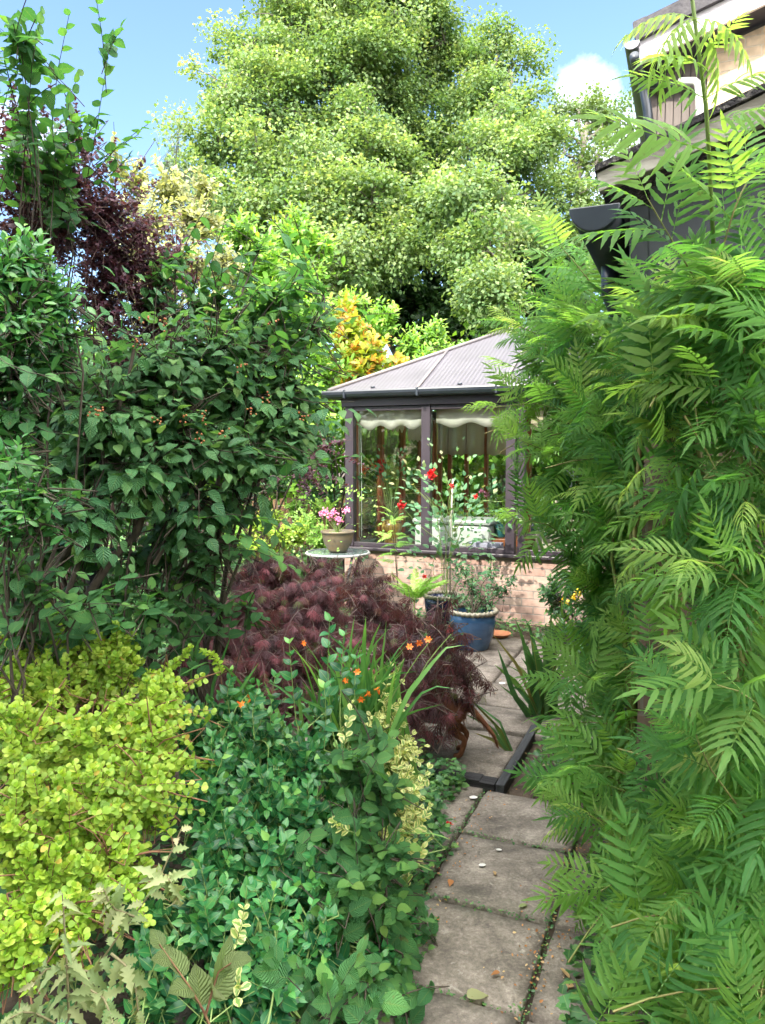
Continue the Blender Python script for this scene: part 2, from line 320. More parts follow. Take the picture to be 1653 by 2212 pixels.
def leaves(ac, g, C, tp, n, size, mode='spiral', ang=55, t0=.15, jit=.2, upn=.7, size_tip=.6, sag=.15, rnd=None, w=1., petiole=0., rosette=6, young=.35, face=(0, -.45, 0)):
    m = len(C); up = np.array([0, 0, 1.])
    if mode == 'rosette': nodes = n; k = rosette
    elif mode == 'opp': nodes = n//2; k = 2
    else: nodes = n; k = 1
    t = t0+(1-t0)*(np.arange(nodes)[None]+.9+g.uniform(-.2, .2, (m, nodes)))/nodes; t = np.clip(t, 0, 1)
    P, T = ev(C, t); P = np.repeat(P, k, 1); T = np.repeat(T, k, 1); t = np.repeat(t, k, 1); idx = np.repeat(np.arange(nodes), k)[None]; kk = np.tile(np.arange(k), nodes)[None]
    ref = np.where(np.abs(T[..., 2:3]) > .9, np.array([1., 0, 0]), up); A = nrm(np.cross(T, ref)); B = np.cross(A, T)
    ph0 = g.uniform(0, 6.28, (m, 1))
    if mode == 'spiral': phi = ph0+idx*2.4
    elif mode == 'dist': phi = (idx % 2)*pi+g.normal(0, .25, t.shape)
    elif mode == 'opp': phi = ph0+(idx % 2)*pi/2+kk*pi
    else: phi = ph0+kk*2*pi/k+idx*.7
    phi = phi+g.normal(0, jit, t.shape)
    S = np.cos(phi)[..., None]*A+np.sin(phi)[..., None]*B
    an = np.radians(ang*(1-.45*t*t)+g.normal(0, 9, t.shape))[..., None]
    D = nrm(np.cos(an)*T+np.sin(an)*S-up*sag+g.normal(0, jit*.5, S.shape))
    if mode == 'dist': Nn = B+up*.6+g.normal(0, .25, S.shape)
    else: Nn = T*(1-upn)+up*upn+g.normal(0, .25, S.shape)
    Nn = Nn+np.array(face)+g.normal(0, .15, S.shape)
    sz = size*(1-(1-size_tip)*t**2)*g.uniform(.75, 1.15, t.shape)
    r = g.random(t.shape)*.62 if rnd is None else rnd(g, t)
    if rnd is None: r = r+young*np.maximum(0, t-.6)/.4
    P = P+D*petiole
    f = lambda q: q.reshape(-1, 3)
    ac.add(tp, f(P), f(D), f(Nn), sz.ravel(), r.ravel(), w)
def limbs(ac, g, base, targets, r0, r1, wob=.08, K=6, sides=6, rise=.35):
    base = np.atleast_2d(base); targets = np.atleast_2d(targets); n = len(targets); b = base[g.integers(0, len(base), n)] if len(base) != n else base
    tt = np.linspace(0, 1, K)[None, :, None]; mid = b*(.5)+targets*.5; mid[:, 2] += rise*np.linalg.norm(targets-b, axis=1)*.5; mid[:, :2] = mid[:, :2]*.55+b[:, :2]*.45
    C = (1-tt)**2*b[:, None]+2*tt*(1-tt)*mid[:, None]+tt**2*targets[:, None]; C[:, 1:-1] += g.normal(0, wob*np.linalg.norm(targets-b, axis=1).mean()*.3, (n, K-2, 3))
    ac.tube(C, r0, r1, sides); return C
def wood(g, base, blobs, C, r=.012, tw=.0022, name='branches', m=None, parent=None, twig_sides=3, conn=True):
    ac = Acc(); cen = np.array([W(*b[:3]) for b in blobs])
    if len(cen): limbs(ac, g, base, cen, r, r*.35)
    if conn and len(cen):
        s = C[:, 0]; j = np.argmin(((s[:, None]-cen[None])**2).sum(-1), 1); dd = np.linalg.norm(s-cen[j], axis=1) < (.3 if cen[:, 1].max() < 6 else 2.); j = j[dd]; s = s[dd]; limbs(ac, g, cen[j], s, tw*1.7, tw, wob=.05, K=4, sides=4, rise=.1)
    ac.tube(C, tw, tw*.5, twig_sides)
    return ac.build(name, m or BARK, parent)
def blobs3(blobs): return [b for b in blobs]
def spray_flowers(ac, g, pts, tp, n, size, spread):
    P = np.repeat(np.atleast_2d(pts), n, 0)+g.normal(0, spread, (len(np.atleast_2d(pts))*n, 3)); D = nrm(g.normal(size=P.shape)+np.array([0, -.3, .4]))
    ac.add(tp, P, D, nrm(g.normal(size=P.shape)+np.array([0, -.5, .3])), size, g.random(len(P)))
# ------------------------------------------------------------------ ground and paving
RZ = -TH
def on_t(px, py, t):       # where the sight line meets the upright plane t = const of the garden grid
    d = dirv(px, py); k = t/(d@SB); return np.array([(d*k)@SA, t, EYE+d[2]*k])
M_SOIL = mat('soil', (.035, .025, .017), .95, col2=(.09, .065, .045), scale=9, bump=.02, bscale=25)
g0 = MB(); g0.poly([(-300, -60, -.035), (300, -60, -.035), (300, 600, -.035), (-300, 600, -.035)])
tag(g0.build('ground', M_SOIL), kind='structure')
def slabmat():
    m, t, out = newmat('riven_stone'); L = t.links.new
    tcn = N(t, 'ShaderNodeTexCoord'); at = N(t, 'ShaderNodeAttribute', _attribute_name='rnd')
    sh = N(t, 'ShaderNodeVectorMath', _operation='ADD'); cx = N(t, 'ShaderNodeCombineXYZ'); L(at.outputs['Fac'], cx.inputs[2]); L(tcn.outputs['Object'], sh.inputs[0]); L(cx.outputs[0], sh.inputs[1])
    n1 = N(t, 'ShaderNodeTexNoise', Scale=5.5, Detail=10., Roughness=.72, Distortion=.25); L(sh.outputs[0], n1.inputs['Vector'])
    n2 = N(t, 'ShaderNodeTexNoise', Scale=90., Detail=4., Roughness=.7); L(sh.outputs[0], n2.inputs['Vector'])
    r = ramp(t, [(.30, (.055, .046, .038)), (.44, (.13, .108, .085)), (.55, (.20, .168, .135)), (.70, (.32, .275, .225))]); L(n1.outputs['Fac'], r.inputs[0])
    r2 = ramp(t, [(.3, (.5, .48, .46)), (.55, (1, 1, 1)), (.72, (1.5, 1.5, 1.5))]); L(n2.outputs['Fac'], r2.inputs[0])
    mu = N(t, 'ShaderNodeMix', _data_type='RGBA', _blend_type='MULTIPLY'); mu.inputs['Factor'].default_value = .8; L(r.outputs[0], mu.inputs[6]); L(r2.outputs[0], mu.inputs[7])
    n4 = N(t, 'ShaderNodeTexNoise', Scale=16., Detail=6., Roughness=.7, Distortion=.6); L(sh.outputs[0], n4.inputs['Vector']); l4 = N(t, 'ShaderNodeMapRange', **{'From Min': .60, 'From Max': .68, 'To Min': 0., 'To Max': .55}); L(n4.outputs['Fac'], l4.inputs[0])
    m4 = N(t, 'ShaderNodeMix', _data_type='RGBA'); L(l4.outputs[0], m4.inputs['Factor']); L(mu.outputs[2], m4.inputs[6]); m4.inputs[7].default_value = (.36, .33, .28, 1)
    l5 = N(t, 'ShaderNodeMapRange', **{'From Min': .40, 'From Max': .33, 'To Min': 0., 'To Max': .6}); L(n4.outputs['Fac'], l5.inputs[0]); m5 = N(t, 'ShaderNodeMix', _data_type='RGBA'); L(l5.outputs[0], m5.inputs['Factor']); L(m4.outputs[2], m5.inputs[6]); m5.inputs[7].default_value = (.05, .04, .032, 1)
    n3 = N(t, 'ShaderNodeTexNoise', Scale=2.2, Detail=5.); L(tcn.outputs['Object'], n3.inputs['Vector'])
    gm = N(t, 'ShaderNodeMapRange', **{'From Min': .58, 'From Max': .8, 'To Min': 0., 'To Max': .45}); L(n3.outputs['Fac'], gm.inputs[0])
    m2 = N(t, 'ShaderNodeMix', _data_type='RGBA'); L(gm.outputs[0], m2.inputs['Factor']); L(m5.outputs[2], m2.inputs[6]); m2.inputs[7].default_value = (.07, .075, .04, 1)
    tone = N(t, 'ShaderNodeMapRange', **{'To Min': .78, 'To Max': 1.18}); L(at.outputs['Fac'], tone.inputs[0]); hs = N(t, 'ShaderNodeHueSaturation', Saturation=.9); L(tone.outputs[0], hs.inputs['Value']); L(m2.outputs[2], hs.inputs['Color'])
    bs = N(t, 'ShaderNodeBsdfPrincipled', Roughness=.8); L(hs.outputs[0], bs.inputs['Base Color'])
    b1 = N(t, 'ShaderNodeBump', Strength=.8, Distance=.014); L(n1.outputs['Fac'], b1.inputs['Height']); b2 = N(t, 'ShaderNodeBump', Strength=.5, Distance=.003); L(n2.outputs['Fac'], b2.inputs['Height']); L(b1.outputs[0], b2.inputs['Normal']); L(b2.outputs[0], bs.inputs['Normal'])
    L(bs.outputs[0], out.inputs[0]); return m
M_SLAB = slabmat()
def paving(name, cols_rows):
    g = np.random.default_rng(11); ac = Acc()
    for (s0, s1, t0, t1, zz) in cols_rows:
        e = .013; s0 += e+g.normal(0, .002); s1 -= e+g.normal(0, .002); t0 += e+g.normal(0, .003); t1 -= e+g.normal(0, .003); z = zz+g.normal(0, .0025); tilt = g.normal(0, .004, 2)
        n = 10; xs = np.linspace(s0, s1, n); ys = np.linspace(t0, t1, n); X, Y = np.meshgrid(xs, ys); wx = (X-s0)/(s1-s0)-.5; wy = (Y-t0)/(t1-t0)-.5
        edge = np.minimum(.5-np.abs(wx), .5-np.abs(wy)); Z = z+tilt[0]*wx+tilt[1]*wy-.004*np.exp(-edge*60)+g.normal(0, .0008, X.shape)
        X = X+np.where(np.abs(wx) > .49, g.normal(0, .0025, X.shape), 0); Y = Y+np.where(np.abs(wy) > .49, g.normal(0, .0025, Y.shape), 0)
        V = [ST(a, b, c) for a, b, c in zip(X.ravel(), Y.ravel(), Z.ravel())]; fs = [(i*n+j, i*n+j+1, (i+1)*n+j+1, (i+1)*n+j) for i in range(n-1) for j in range(n-1)]
        ring = [j for j in range(n)]+[i*n+n-1 for i in range(1, n)]+[(n-1)*n+j for j in range(n-2, -1, -1)]+[i*n for i in range(n-2, 0, -1)]
        b = len(V); V += [V[i]-np.array([0, 0, .05]) for i in ring]; k = len(ring)
        fs += [(ring[(i+1) % k], ring[i], b+i, b+(i+1) % k) for i in range(k)]
        ac.raw(np.array(V), np.array([q for f in fs for q in f]), [4]*len(fs), None, np.full(len(V), g.random()))
    return tag(ac.build(name, M_SLAB, smooth=True), kind='structure')
cells = []
for (t0, t1) in [(.6, 1.08), (1.08, 1.55), (1.55, 2.03), (2.03, 2.49), (2.49, 2.98), (2.98, 3.43)]:
    for (s0, s1) in [(-1.36, -.88), (-.88, -.40), (-.40, .08)]:
        if s0 > -.5 and t0 > 2.5: continue
        cells.append((s0, s1, t0, t1, 0.))
cells.append((-.40, -.02, 2.49, 2.98, 0.)); cells.append((-.88+.07, -.40, 2.98, 3.43, 0.)) if False else None
for (t0, t1) in [(3.54, 4.16), (4.16, 4.59), (4.59, 5.06), (5.06, 5.50), (5.50, 5.95), (5.95, 6.42)]:
    cells.append((-1.86, -1.26, t0, t1, .012)); cells.append((-1.26, -.84 if t0 < 4 else -.80, t0, t1, .012))
    if t0 > 4: cells.append((-.80, -.36, t0, t1, .012))
    cells.append((-2.4, -1.86, t0, t1, .012))
paving('path', cells)
M_TIMBER = mat('dark_timber', (.010, .010, .012), .8, col2=(.035, .034, .036), scale=5, stretch=(1, 9, 9), bump=.008, bscale=14)
M_TIMBER2 = mat('dark_timber_side', (.02, .022, .025), .75, col2=(.05, .054, .058), scale=5, stretch=(9, 1, 9), bump=.006, bscale=14)
r_ = root('timber_edging', ST(-1.9, 3.44, 0), 'dark weathered timber edging board lying straight across the paved path', 'edging board', rz=RZ)
b_ = MB(); K = 14
for i in range(K):
    x0 = i*1.06/K; x1 = (i+1)*1.06/K-.0004; wob = .006*sin(i*1.7)
    b_.box(x0, x1, wob, .085+wob*.5, -.04, .022+.003*sin(i*2.3))
b_.build('board', M_TIMBER, r_)
r_ = root('timber_edging', ST(-.835, 3.44, 0), 'slate grey edging board running along the right side of the path beside bare soil', 'edging board', rz=RZ)
MB().box(0, .045, 0, .88, -.05, .024).build('board', M_TIMBER2, r_, bevel=.006)
# ------------------------------------------------------------------ conservatory
CS = (-3.41, 7.17)
def CL(x, y, z=0.): return ST(CS[0]+x, CS[1]+y, z)
con = root('conservatory', ST(*CS, 0), 'low conservatory with dark brown frames, grey ribbed hipped roof and pale brick dwarf wall', 'conservatory', rz=RZ)
M_FR = mat('brown_frame', (.030, .023, .031), .38, col2=(.042, .033, .042), scale=3, spec=.5)
M_MAHOG = mat('mahogany', (.26, .07, .03), .4, col2=(.40, .13, .05), scale=6, stretch=(6, 6, .6))
M_GUT = mat('black_plastic', (.022, .028, .038), .32, col2=(.035, .043, .055), scale=4, spec=.5)
M_GLASS = glassmat('window_glass')
M_BRICK = brickmat('pale_brick', (.42, .31, .25), (.36, .225, .185), (.27, .23, .20))
M_FLOOR = mat('floor_tile', (.25, .20, .15), .4, col2=(.3, .25, .2), scale=4)
CW, CD = 4.4, 2.9
b_ = MB(); b_.box(0, CW, 0, .11, -.03, .62); b_.box(0, .11, .113, CD, -.03, .62); b_.box(.113, CW, CD-.11, CD, -.03, .55); b_.build('dwarf_wall', M_BRICK, con)
MB().box(.115, CW-.005, .115, CD-.115, -.02, .06).build('floor', M_FLOOR, con)
b_ = MB(); b_.box(-.05, CW, -.055, .13, .622, .655); b_.box(-.05, .13, .133, CD, .622, .655); b_.build('sill', M_FR, con, bevel=.006)
for x in (.004, .86, 1.735, 1.86, 2.75, 3.6):
    w_ = .095 if x < 1.8 else .06; MB().box(x, x+w_, .01, .10, .657, 2.13).build('post', M_FR, con, bevel=.005)
for (x0, x1) in [(.102, .857), (.958, 1.732), (1.923, 2.747), (2.813, 3.597)]:
    f = MB().box(x0, x1, .02, .085, .657, .70).build('window_frame', M_FR, con, bevel=.003); MB().box(x0, x1, .02, .085, 2.085, 2.128).build('window_frame', M_FR, con, bevel=.003)
    f2 = MB().box(x0+.001, x1-.001, .048, .054, .701, 2.084).build('pane', M_GLASS, f); tag(f2)
for y in (.14, .85, 1.55, 2.25, 2.82):
    MB().box(.02, .085, y, y+.07, .657, 2.13).build('post', M_MAHOG, con, bevel=.004)
for x in (.115, .26, .50, .78, 1.35, 1.95, 2.55, 3.15, 3.75, 4.3):
    MB().box(x, x+(.07 if x > 1 else .05), CD-.09, CD-.02, .58, 2.13).build('post', M_MAHOG, con, bevel=.004)
for y0, y1 in ((.212, .848), (.922, 1.548), (1.622, 2.248), (2.322, 2.818)): MB().box(.045, .050, y0, y1, .66, 2.12).build('pane', M_GLASS, con)
for x0, x1 in ((.167, .258), (.312, .498), (.552, .778), (.832, 1.348), (1.422, 1.948), (2.022, 2.548), (2.622, 3.148), (3.222, 3.748)): MB().box(x0, x1, CD-.055, CD-.05, .58, 2.12).build('pane', M_GLASS, con)
b_ = MB(); b_.box(-.02, CW, -.02, .10, 2.132, 2.235); b_.box(-.02, .10, .103, CD, 2.132, 2.235); b_.box(.103, CW, CD-.10, CD, 2.132, 2.235); b_.build('head_beam', M_FR, con)
# gutter: squared ogee profile swept round the eaves
gp = [(0, 2.285), (-.105, 2.29), (-.11, 2.275), (-.105, 2.25), (-.085, 2.225), (-.06, 2.215), (0, 2.212)]
b_ = MB()
b_.v = []
def gut_run(b, a0, a1, axis, off):
    k = len(b.v); n = len(gp)
    for e in (a0, a1):
        for (o, z) in gp:
            b.v.append((e, off+o, z) if axis == 'x' else (off+o, e, z))
    b.f += [tuple(k+i for i in range(n)), tuple(k+n+i for i in reversed(range(n)))]+[(k+(i+1) % n, k+i, k+n+i, k+n+(i+1) % n) for i in range(n)]
gut_run(b_, -.19, CW+.1, 'x', -.045); b_.build('gutter', M_GUT, con, bevel=.002)
b_ = MB(); gut_run(b_, -.04, CD, 'y', -.09); b_.build('gutter', M_GUT, con, bevel=.002)
for x in (.06, .86, 1.66, 2.5): MB().box(x, x+.022, -.162, -.04, 2.208, 2.296).build('gutter_bracket', M_GUT, con, bevel=.006)
def roofmat():
    m, t, out = newmat('twinwall'); L = t.links.new
    uv = N(t, 'ShaderNodeTexCoord'); sp = N(t, 'ShaderNodeSeparateXYZ'); L(uv.outputs['Object'], sp.inputs[0])
    k = N(t, 'ShaderNodeMath', _operation='MULTIPLY'); L(sp.outputs[0], k.inputs[0]); k.inputs[1].default_value = 2*pi/.045
    sn = N(t, 'ShaderNodeMath', _operation='SINE'); L(k.outputs[0], sn.inputs[0])
    r = ramp(t, [(0., (.125, .12, .14)), (1., (.18, .17, .19))]); mr = N(t, 'ShaderNodeMapRange', **{'From Min': -1., 'From Max': 1.}); L(sn.outputs[0], mr.inputs[0]); L(mr.outputs[0], r.inputs[0])
    nz = N(t, 'ShaderNodeTexNoise', Scale=2.5, Detail=6.); L(uv.outputs['Object'], nz.inputs['Vector']); mv = N(t, 'ShaderNodeMapRange', **{'To Min': .75, 'To Max': 1.25}); L(nz.outputs['Fac'], mv.inputs[0])
    hs = N(t, 'ShaderNodeHueSaturation'); L(r.outputs[0], hs.inputs['Color']); L(mv.outputs[0], hs.inputs['Value'])
    bs = N(t, 'ShaderNodeBsdfPrincipled', Roughness=.3); L(hs.outputs[0], bs.inputs['Base Color']); bp = N(t, 'ShaderNodeBump', Strength=.5, Distance=.002); L(sn.outputs[0], bp.inputs['Height']); L(bp.outputs[0], bs.inputs['Normal'])
    tr = N(t, 'ShaderNodeBsdfTranslucent'); tr.inputs[0].default_value = (.6, .58, .58, 1); ms = N(t, 'ShaderNodeMixShader', Fac=.30); L(bs.outputs[0], ms.inputs[1]); L(tr.outputs[0], ms.inputs[2]); L(ms.outputs[0], out.inputs[0]); return m
M_ROOF = roofmat()
ex0, ex1, ey0, ey1, ez = -.14, CW+.1, -.10, CD+.1, 2.285; h_ = (ey1-ey0)/2; rz_ = ez+h_*.5
A_, B_, C_, D_ = (ex0, ey0, ez), (ex1, ey0, ez), (ex1, ey1, ez), (ex0, ey1, ez); R1, R2 = (ex0+h_, ey0+h_, rz_), (ex1-h_*.3, ey0+h_, rz_)
b_ = MB(); b_.slab([A_, B_, R2, R1], .016); b_.slab([D_, A_, R1], .016); b_.slab([C_, D_, R1, R2], .016); b_.slab([B_, C_, R2], .016); b_.build('roof', M_ROOF, con)
M_BAR = mat('roof_bar', (.16, .14, .14), .4, col2=(.20, .18, .18), scale=5)
def bar(p, q, name='glazing_bar', r=.016, m=None):
    p = np.array(p, float)+(0, 0, .012); q = np.array(q, float)+(0, 0, .012); MB().sweep([p, p*.5+q*.5, q], r, 8).build(name, m or M_BAR, con, smooth=True)
bar(A_, R1, 'hip_bar', .022); bar(R1, R2, 'ridge_bar', .025); bar(D_, R1, 'hip_bar', .022)
for x in (.86, 1.73, 2.6, 3.5): d_ = min(h_, x-ex0); bar((x, ey0, ez), (x, ey0+d_, ez+d_*.5))
for x in (.35, 1.28, 2.15): MB().lathe([(0, .012), (.018, .010), (.026, 0), (.02, -.01)], (x, ey0+.06, ez+.036), 12).build('roof_button', M_GUT, con, smooth=True)
# blinds: things of their own
M_BLW = mat('white_blind', (.84, .83, .80), .8, col2=(.88, .87, .84), scale=60); M_BLC = mat('cream_blind', (.78, .68, .50), .85, col2=(.84, .75, .58), scale=70)
for m in (M_BLW, M_BLC):
    t = m.node_tree; bs = [n for n in t.nodes if n.type == 'BSDF_PRINCIPLED'][0]; out = [n for n in t.nodes if n.type == 'OUTPUT_MATERIAL'][0]
    tr = N(t, 'ShaderNodeBsdfTranslucent'); tr.inputs[0].default_value = (.92, .84, .68, 1); ms = N(t, 'ShaderNodeMixShader', Fac=.55); t.links.new(bs.outputs[0], ms.inputs[1]); t.links.new(tr.outputs[0], ms.inputs[2]); t.links.new(ms.outputs[0], out.inputs[0])
def blind(x0, x1, y, ztop, zbot, n, mt, label, axis='x', amp=.05, folds=0, cat='blind', grp='scalloped blinds in the conservatory'):
    org = CL(x0, y, zbot) if axis == 'x' else CL(y, x0, zbot); r = root('scalloped_blind', org, label, cat, grp, rz=RZ); L = x1-x0; k = n*12; v = []; f = []
    for i in range(k+1):
        u = i/k; zb = amp*.5*(1+cos(2*pi*n*u))*(1 if zbot > 1.86 else .5); dy = folds*.012*sin(u*pi*3)
        for j, zz in enumerate([zb, zb+(ztop-zbot)*.33, zb+(ztop-zbot)*.36, ztop-zbot]):
            off = dy+(.008 if j == 2 else 0); v.append((u*L, off, zz) if axis == 'x' else (off, u*L, zz))
    for i in range(k):
        for j in range(3): a = i*4+j; f.append((a, a+4, a+5, a+1))
    me = MB(); me.v = v; me.f = f; o = me.build('fabric', mt, r, smooth=True); m_ = o.modifiers.new('s', 'SOLIDIFY'); m_.thickness = .002
    q = MB(); q.sweep([(0, 0, ztop-zbot-.015), (L, 0, ztop-zbot-.015)] if axis == 'x' else [(0, 0, ztop-zbot-.015), (0, L, ztop-zbot-.015)], .02, 10).build('roller_tube', M_BLW, r, smooth=True)
    return r
blind(.12, .84, .13, 2.125, 1.885, 3, M_BLW, 'short off-white scalloped blind behind the leftmost front window of the conservatory')
blind(.98, 1.71, .13, 2.125, 1.90, 2, M_BLW, 'short off-white scalloped blind behind the front window right of the middle post')
blind(1.95, 2.72, .13, 2.11, 1.85, 4, M_BLC, 'cream blind behind the far right conservatory window partly hidden by leaves')
for (y0, y1, zb) in ((.9, 1.5, 1.90), (1.62, 2.22, 1.80)): blind(y0, y1, .11, 2.1, zb, 4, M_BLC, 'dim cream blind inside the left side wall, '+('nearer the front, pulled higher' if y0 < 1 else 'deeper in the room, hanging lower'), axis='y')
for i, x0, x1 in ((0, .125, .27), (1, .28, .53), (2, .54, .79), (3, .83, 1.20)): blind(x0, x1, CD-.13, 2.12, 1.62, 2 if i else 1, M_BLC, ['narrow tan blind strip in the far left corner of the back wall', 'tan pleated blind on the back wall seen left of the bare cane', 'tan pleated blind on the back wall seen right of the bare cane', 'cream blind on the back wall just left of the door post'][i], folds=1)
M_CHAIN = mat('chain_white', (.6, .62, .6), .5)
r_ = root('blind_chain', CL(.10, .16, .72), 'thin white beaded pull cord hanging beside the left post of the conservatory', 'pull cord', rz=RZ)
MB().sweep([(0, 0, 1.3), (0, 0, .7), (0, 0, .03), (.012, .01, 0), (.03, .0, .04), (.03, 0, .7), (.02, 0, 1.3)], .0035, 6).build('cord', M_CHAIN, r_, smooth=True)
# conservatory contents
M_WHITE = mat('white_paint', (.72, .73, .70), .4, col2=(.78, .79, .76), scale=3)
r_ = root('storage_box', CL(.62, .45, .06), 'white rounded storage box standing behind the conservatory glass', 'box', rz=RZ)
MB().box(0, .85, 0, .45, 0, .82).build('body', M_WHITE, r_, bevel=.05); MB().box(-.015, .865, -.015, .465, .825, .88).build('lid', M_WHITE, r_, bevel=.025)
M_JARD = mat('brown_glaze', (.10, .05, .02), .2, col2=(.45, .30, .08), scale=9, stretch=(2, 2, .5), coat=.5)
jc = CL(.40, .36, .66)
r_ = root('plant_stand', CL(.40, .36, .06), 'small dark wooden stand carrying the ornamental brown pot', 'stand', rz=RZ)
MB().lathe([(0, .0), (.13, 0), (.14, .02), (.04, .05), (.035, .5), (.12, .56), (.13, .598), (0, .598)], (0, 0, 0), 24).build('body', M_MAHOG, r_, smooth=True)
r_ = root('jardiniere', jc, 'ornate brown and yellow glazed pot holding red geraniums behind the left window', 'pot', rz=RZ)
MB().lathe([(0, 0), (.075, 0), (.082, .02), (.07, .05), (.10, .12), (.115, .18), (.112, .22), (.095, .235), (.11, .25), (.10, .255), (.085, .24), (.08, .10), (0, .09)], (0, 0, 0), 32).build('body', M_JARD, r_, smooth=True)
M_TEAL = mat('teal_plastic', (.02, .11, .13), .4, col2=(.03, .15, .17), scale=5)
r_ = root('bench', CL(1.25, .55, .06), 'low reddish wooden bench inside the conservatory under the watering can', 'bench', rz=RZ)
MB().box(0, .62, 0, .32, .60, .68).build('top', M_MAHOG, r_, bevel=.01)
for x in (.02, .56):
    for y in (.02, .26): MB().box(x, x+.04, y, y+.04, 0, .598).build('leg', M_MAHOG, r_)
wc = CL(1.52, .70, .742)
r_ = root('watering_can', wc, 'teal plastic watering can standing on the wooden bench indoors', 'watering can', rz=RZ)
MB().lathe([(0, 0), (.065, 0), (.07, .01), (.062, .12), (.05, .135), (.03, .14), (0, .14)], (0, 0, 0), 24).build('body', M_TEAL, r_, smooth=True)
MB().sweep([(.055, 0, .03), (.11, 0, .08), (.17, 0, .15)], [.016, .011, .009], 10).build('spout', M_TEAL, r_, smooth=True)
MB().sweep([(-.055, 0, .04), (-.11, 0, .07), (-.10, 0, .14), (-.03, 0, .17), (.02, 0, .145)], .008, 8).build('handle', M_TEAL, r_, smooth=True)
M_LILAC = mat('lilac_box', (.55, .50, .66), .6)
r_ = root('seed_tray', CL(1.30, .17, .66), 'pale lilac patterned tray on the window ledge of the conservatory', 'tray', rz=RZ)
MB().box(0, .36, 0, .12, 0, .075).build('body', M_LILAC, r_, bevel=.008)
M_CUSH = mat('cream_cushion', (.66, .58, .46), .9, col2=(.72, .64, .52), scale=10, bump=.004, bscale=8)
r_ = root('armchair', CL(1.95, .50, .06), 'cream cushioned armchair seen through the right-hand conservatory window', 'armchair', rz=RZ)
def cushion(x0, x1, y0, y1, z0, z1, nm):
    o = MB().box(x0, x1, y0, y1, z0, z1).build(nm, M_CUSH, r_, smooth=True); b = o.modifiers.new('b', 'BEVEL'); b.width = min(x1-x0, y1-y0, z1-z0)*.42; b.segments = 5
cushion(0, .9, 0, .8, .18, .55, 'seat'); cushion(-.02, .20, 0, .8, .45, .86, 'armrest'); cushion(.70, .92, 0, .8, .45, .86, 'armrest'); cushion(.05, .85, .58, .82, .5, 1.12, 'backrest'); cushion(.2, .7, -.05, .5, .5, .72, 'cushion')
MB().box(.02, .88, .02, .78, 0, .175).build('base', M_MAHOG, r_)
r_ = root('bright_view_panel', CL(2.05, 1.75, .06), 'white panel added deep inside the conservatory for the overexposed bright view beyond', 'panel', rz=RZ)
MB().box(0, .30, 0, .04, 0, 1.98).build('leaf', M_WHITE, r_, bevel=.006)  # added white panel standing in for overexposed brightness seen through the glass
# ------------------------------------------------------------------ outbuilding on the right
cc = W(1285, 446, 2.4); s0, t0, z0 = to_st(cc); R_ = .072
M_SLATE = mat('dark_cladding', (.020, .023, .03), .6, col2=(.035, .04, .05), scale=2.5, bump=.003)
M_OLDBOARD = mat('weathered_board', (.17, .155, .13), .9, col2=(.34, .32, .28), scale=4, stretch=(1, 4, 5), bump=.008, bscale=16)
M_MOSS = mat('mossy_edge', (.02, .018, .02), .95, col2=(.22, .20, .18), scale=45, bump=.02, lo=.5, hi=.72)
M_BRICK2 = brickmat('brown_brick', (.10, .065, .045), (.14, .09, .065), (.12, .10, .08))
out_ = root('outbuilding', ST(s0+.10, t0+.05, 0), 'dark clad low outbuilding with a weathered pale barge board above the leafy shrub', 'outbuilding', rz=RZ)
ox, oy = s0+.10, t0+.05
def OL(p): return (p[0]-ox, p[1]-oy, p[2])
tb = t0-.02
q = [on_t(1289, 374, tb), on_t(1294, 414, tb), on_t(1653, 264, tb), on_t(1653, 201, tb)]
e_ = 2.2; dl = (q[2]-q[1])/(q[2][0]-q[1][0]); q2 = q[1]+dl*e_; q3 = q[0]+(q[3]-q[0])/(q[3][0]-q[0][0])*e_
b_ = MB(); b_.prism([(p[0]-ox, p[2]) for p in (q[1], q2, q3, q[0])], tb-oy, tb-oy+.035); b_.build('barge_board', M_OLDBOARD, out_, bevel=.003)
slope = dl[2]
th_ = .03; b_ = MB(); b_.prism([(q[0][0]-ox-.005, q[0][2]+.002), (q3[0]-ox, q3[2]+.002), (q3[0]-ox, q3[2]+th_+.01), (q[0][0]-ox-.005, q[0][2]+.002+th_*.6)], tb-oy-.012, 5.2); b_.build('roof', M_MOSS, out_)
# gable: cladding above, brick below
zc_ = 1.92; wx = .06
zr = lambda x: q[1][2]+slope*(x+ox-q[1][0])-.02
b_ = MB(); b_.prism([(wx, zc_), (2.3, zc_), (2.3, zr(2.3)), (wx, zr(wx))], .03, .13); b_.build('gable_cladding', M_SLATE, out_)
b_ = MB(); b_.box(wx, 2.3, .04, .14, -.03, zc_-.002); b_.box(wx, wx+.1, .143, 5., -.03, 2.12); b_.build('wall', M_BRICK2, out_)
MB().box(.0, wx+.03, .034, 5.1, 2.14, z0+.01).build('fascia', M_SLATE, out_)
gx = s0-ox
def halfround(y0, y1, name, r=R_, fill=False):
    b = MB(); n = 16; pts = [(gx+r*cos(pi+pi*i/n), z0+r*sin(pi+pi*i/n)) for i in range(n+1)]
    if fill: b.prism(pts[::-1], y0, y1)
    else:
        k = 0
        for y in (y0, y1): b.v += [(x, y, z) for x, z in pts]
        b.f = [(i, i+1, n+2+i, n+1+i) for i in range(n)]
    o = b.build(name, M_GUT, out_, smooth=not fill)
    if fill: m_ = o.modifiers.new('b', 'BEVEL'); m_.width = .004; m_.segments = 2; m_.limit_method = 'ANGLE'
    else: m_ = o.modifiers.new('s', 'SOLIDIFY'); m_.thickness = .003
    return o
halfround(-.03, 5.1, 'gutter'); cap = halfround(-.062, -.032, 'gutter_end_cap', R_+.006, True)
